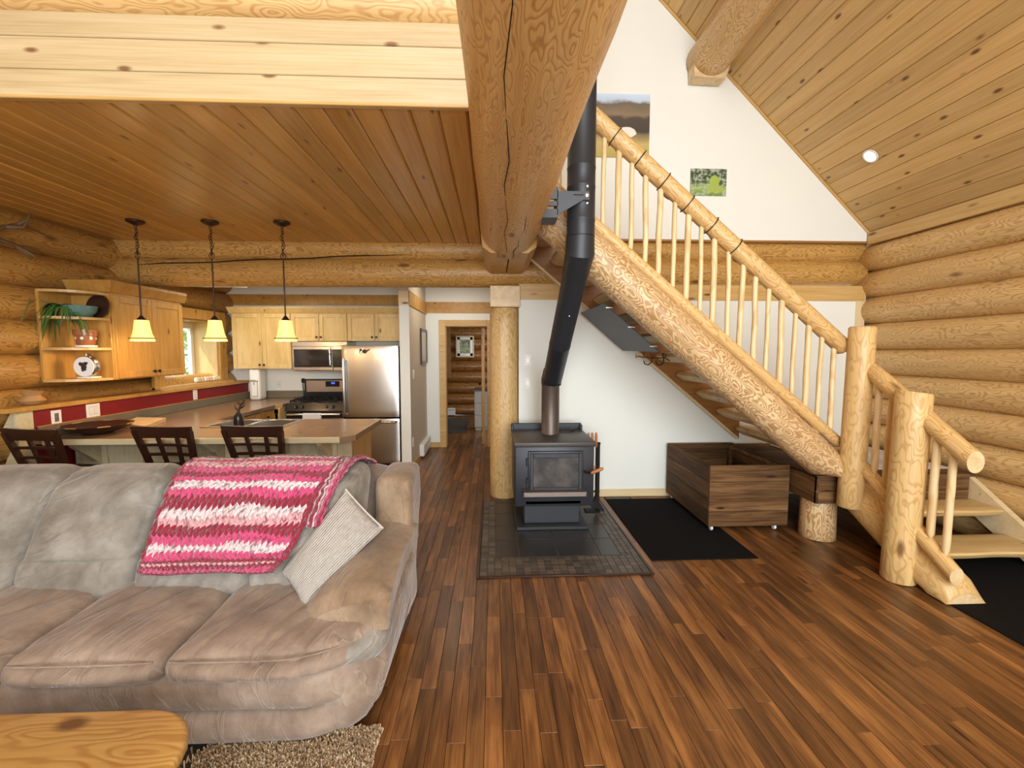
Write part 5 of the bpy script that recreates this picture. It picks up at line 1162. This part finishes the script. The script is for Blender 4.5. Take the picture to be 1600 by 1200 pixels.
def shell(p, u):
    q = V(p); q.x += (-.64-3.7)/2; q.y += 2.66; q.z += .47; q.y += (u.z)*.06; return q
B().rbox((3.06, .22, .84), .06, (20, 5, 10), shell).done('back_shell', 'suede', so)
def wing(p, u):
    q = V(p); q.x += -.575; q.y += 2.58+.10*u.z; q.z += .50
    q.x += .012*noise.noise(V((q.y*5, q.z*5, 0))); return q
B().rbox((.21, .36, .78), .055, (8, 8, 14), wing).done('back_wing', 'suede_arm', so)
# right arm: body, face panel and the draped pad
def armb(p, u):
    q = V(p); q.x += -.60; q.y += 2.12; q.z += .25
    if u.y < 0: q.y += .10*max(0, -u.y)*max(0, u.x)
    if u.z < 0: q.x += -.045*max(0, u.x)*(-u.z)
    return q
B().rbox((.27, .82, .43), .07, (8, 16, 10), armb).done('arm', 'suede', so)
def face(p, u):
    q = V(p); q.x += -.590; q.y += 1.825; q.z += .375; q.y -= .03*(1-u.x*u.x)*(1-u.z*u.z); q.y += .05*u.x; return q
B().rbox((.27, .20, .13), .055, (10, 6, 6), face).done('arm_face', 'suede_cool_lit', so)
def pad(p, u):
    t = (1-u.y)/2                         # 0 rear, 1 front
    v = (u.x+1)/2                         # 0 inner, 1 outer
    Y = 2.52-.74*t + .05*t*t*(1-v)
    X = -.835+.395*v - .015*math.sin(math.pi*t)
    zc = .562 - .055*t*t - .045*(1-v)**1.3 - .075*(1-v)**2*t**2 + .015*math.sin(math.pi*v)
    z = zc + p.z*(1-.25*(abs(u.x)**3))
    z += .012*noise.noise(V((X*7, Y*7, 1)))+crease((X*20, Y*4, 3), .008)*(.3+.7*t*t)+crease((X*5, Y*20, 8), .008)*u.x*u.x
    if u.y < -.75: z -= .02*(-u.y-.75)/.25
    return V((X, Y, z))
B().rbox((.38, .76, .165), .08, (34, 44, 10), pad).done('arm_pad', 'suede_arm', so)

# throw pillow
pw = B(); n = 26; c4 = [V((-.755, 2.235, .895)), V((-.56, 2.20, .70)), V((-.850, 1.930, .465)), V((-1.015, 2.075, .55))]
nn = ((c4[1]-c4[0]).cross(c4[3]-c4[0])).normalized()
if nn.y > 0: nn = -nn
uvs = {}
def pv(i, j, sgn):
    u, v = i/n, j/n; a = c4[0].lerp(c4[1], u); b2 = c4[3].lerp(c4[2], u); p = a.lerp(b2, v)
    e = (math.sin(math.pi*u)*math.sin(math.pi*v))**.45 if 0 < u < 1 and 0 < v < 1 else 0
    cen = (c4[0]+c4[1]+c4[2]+c4[3])/4; pin = .022*(math.sin(math.pi*u)*(abs(v-.5)*2)**3 + math.sin(math.pi*v)*(abs(u-.5)*2)**3)
    p = p.lerp(cen, pin)
    th = .078*e + .010*noise.noise(V((u*5, v*5, sgn)))*e
    return p+nn*th*sgn
for sgn in (1, -1):
    g = [[pw.b.verts.new(pv(i, j, sgn)) for j in range(n+1)] for i in range(n+1)]
    for i in range(n):
        for j in range(n):
            f = pw.b.faces.new((g[i][j], g[i+1][j], g[i+1][j+1], g[i][j+1]))
            uvs[f] = [(i/n, j/n), ((i+1)/n, j/n), ((i+1)/n, (j+1)/n), (i/n, (j+1)/n)]
def uvput(s, uvs):
    l = s.b.loops.layers.uv.new('UVMap')
    for f, q in uvs.items():
        for lp, c in zip(f.loops, q): lp[l].uv = c
uvput(pw, uvs); bmesh.ops.remove_doubles(pw.b, verts=pw.b.verts[:], dist=.0004)
pl_ = pw.done('throw_pillow', 'pillow', None, True, 80); tag(pl_, 'white ribbed throw pillow leaning in the right corner of the sofa', 'pillow')
B().tube([pv(i, 0, 0)+V((0, 0, .003)) for i in range(n+1)], .005, 6).done('piping', 'pillow', pl_)

# crochet blanket over the sofa back
def blpath(t):
    """t 0 = lower front hem, 1 = hem behind the back"""
    P = [(2.058, .572), (2.056, .595), (2.070, .62), (2.125, .70), (2.190, .80), (2.262, .90), (2.315, .955), (2.40, .992), (2.50, .985), (2.60, .955), (2.70, .92), (2.795, .86), (2.800, .72)]
    x = t*(len(P)-1); i = min(int(x), len(P)-2); f = x-i
    def cr(a, b, c, d, t): return .5*((2*b)+(-a+c)*t+(2*a-5*b+4*c-d)*t*t+(-a+3*b-3*c+d)*t**3)
    q = [P[max(0, min(len(P)-1, i+k))] for k in (-1, 0, 1, 2)]
    return cr(q[0][0], q[1][0], q[2][0], q[3][0], f), cr(q[0][1], q[1][1], q[2][1], q[3][1], f)
def blanket(name, xa, xb, t0, t1, nu, nv, par=None, lift=.012, vflip=False, amp=.004):
    s = B(); g = []; uv = {}
    for j in range(nv+1):
        row = []
        for i in range(nu+1):
            u, v = i/nu, j/nv; t = t0+(t1-t0)*v; tri = abs(((u*26) % 1)-.5)
            te = t+(.022*(tri-.25) if v < .06 else 0)
            y, z = blpath(max(0, te)); y2, z2 = blpath(min(1, max(0, te)+.01)); d = V((0, y2-y, z2-z)).normalized(); nrm_ = V((0, -d.z, d.y))
            x = xa(v)+(xb(v)-xa(v))*u
            h = lift+amp*math.sin((u*26)*2*math.pi)*math.sin((v*21+tri)*2*math.pi)+.010*noise.noise(V((u*4, v*5, 2)))+.012*math.sin(u*9+v*4)*.4
            row.append(s.b.verts.new(V((x, y, z))+nrm_*max(h, .003)+V((.004*math.sin(v*90), 0, 0))))
        g.append(row)
    for j in range(nv):
        for i in range(nu):
            f = s.b.faces.new((g[j][i], g[j][i+1], g[j+1][i+1], g[j+1][i])); V0, V1 = 1-j/nv, 1-(j+1)/nv
            uv[f] = [(i/nu, V0), ((i+1)/nu, V0), ((i+1)/nu, V1), (i/nu, V1)]
            if vflip: uv[f] = [(c[1]*.7+.15, c[0]*.25+.3) for c in uv[f]]
    uvput(s, uv)
    o = s.done(name, 'crochet', par, True, 180)
    m = o.modifiers.new('thickness', 'SOLIDIFY'); m.thickness = .010; m.offset = 1
    return o
bl = blanket('crochet_blanket', lambda v: -1.64+.012*v, lambda v: -1.045+.235*min(1, v/.55), 0, 1, 120, 150)
tag(bl, 'pink, crimson and white striped crochet blanket draped over the sofa back', 'blanket')
blanket('folded_edge', lambda v: -1.03+.22*min(1, (.28+v*.5)/.55), lambda v: -.975+.24*min(1, (.28+v*.5)/.55), .28, .92, 10, 90, bl, .010, True)

# ------------------------------------------------------------------ coffee table and shag rug
ct = thing('coffee_table', (-1.9, .9, .03), 'pine slab coffee table with rounded corners in front of the sofa', 'table')
pts = []
x0, x1, y0, y1 = -2.35, -.915, .55, 1.415
for (cx, cy, a0, r) in ((x1-.20, y1-.20, 90, .20), (x0+.2, y1-.2, 180, .2), (x0+.2, y0+.2, 270, .2), (x1-.2, y0+.2, 360, .2)):
    for k in range(9):
        a = R(a0-90*k/8 if False else a0-90+90*k/8); pts.append((cx+r*math.cos(a), cy+r*math.sin(a)))
poly = pts[0:9]+pts[9:18]+pts[18:27]+pts[27:36]
s = B(); prev = None
for z, ins in ((.385, .012), (.392, .003), (.40, 0), (.42, 0), (.427, .004), (.430, .012)):
    cxm, cym = (x0+x1)/2, (y0+y1)/2
    rg = [s.b.verts.new((p[0]-ins*math.copysign(1, p[0]-cxm), p[1]-ins*math.copysign(1, p[1]-cym), z)) for p in poly]
    if prev: s.bridge(prev, rg)
    else: s.b.faces.new(rg[::-1])
    prev = rg
s.b.faces.new(prev); s.done('tabletop', 'table', ct, True, 50)
for (x, y) in ((x0+.2, y0+.2), (x1-.2, y0+.2), (x1-.2, y1-.2), (x0+.2, y1-.2)): log('leg', (x, y, .022), (x, y, .384), .055, .05, 'log_pale', ct, 16, .03, .1, bevel=.004)
sr = thing('shag_rug', (-1.8, 1.1, 0), 'beige shag rug under the coffee table and sofa front', 'rug')
B().box(-3.3, -.49, .2, 1.75, .001, .010, .003).done('backing', 'brownrug', sr)
bm = bmesh.new(); rp = random.Random(2)
for k in range(44000):
    near = k < 36000
    x = rp.uniform(-1.15, -.472) if near else rp.uniform(-3.3, -1.15); y = rp.uniform(.25, 1.765) if near else rp.uniform(.5, 1.7)
    if near and y > 1.70 and x < -.62 and rp.random() < .5: continue
    a = rp.random()*6.28; h = .016+.016*rp.random(); w = .0035; lx, ly = rp.uniform(-.012, .012), rp.uniform(-.012, .012)
    b0 = [bm.verts.new((x+w*math.cos(a+q*2.094), y+w*math.sin(a+q*2.094), .008)) for q in range(3)]; tp_ = [bm.verts.new((x+lx+w*.8*math.cos(a+q*2.094), y+ly+w*.8*math.sin(a+q*2.094), .008+h)) for q in range(3)]
    for q in range(3): bm.faces.new((b0[q], b0[(q+1) % 3], tp_[(q+1) % 3], tp_[q]))
    bm.faces.new(tp_)
me = bpy.data.meshes.new('pile'); bm.to_mesh(me); bm.free(); o = put(bpy.data.objects.new('pile', me), 'pile', sr); o['kind'] = 'stuff'

# ------------------------------------------------------------------ outside the kitchen window
gd = B().box(-30, -4.6, -10, 25, -.6, -.5).done('ground', 'ground', None, False); tag(gd, 'grassy ground outside the kitchen window', None, None, 'structure')
bu = thing('leafy_bush', (-7.8, 10.6, -.5), 'sunlit leafy bush seen through the kitchen window', 'bush')
bm = bmesh.new(); rb = random.Random(4)
for k in range(9000):
    a, e = rb.random()*6.28, rb.uniform(-.35, 1.0); rr_ = (.85+.3*rb.random())
    c = V((-7.8+1.6*rr_*math.cos(a)*math.sqrt(max(0, 1-e*e*.6)), 10.6+3.4*rr_*math.sin(a)*math.sqrt(max(0, 1-e*e*.6)), .9+2.4*rr_*e))
    d1 = V((rb.uniform(-1, 1), rb.uniform(-1, 1), rb.uniform(-1, 1))).normalized(); d2 = d1.cross(V((rb.uniform(-1, 1), rb.uniform(-1, 1), rb.uniform(-1, 1)))).normalized(); sz = .06+.06*rb.random()
    vs = [bm.verts.new(c+d1*sz), bm.verts.new(c+d2*sz*.45), bm.verts.new(c-d1*sz), bm.verts.new(c-d2*sz*.45)]; bm.faces.new(vs)
me = bpy.data.meshes.new('leaves'); bm.to_mesh(me); bm.free(); o = put(bpy.data.objects.new('leaves', me), 'foliage', bu); o['kind'] = 'stuff'
B().tube([(-7.8, 10.6, -.5), (-7.75, 10.6, .3), (-7.8, 10.65, 1.6)], [.12, .09, .04], 10).done('stem', 'bronze', bu)
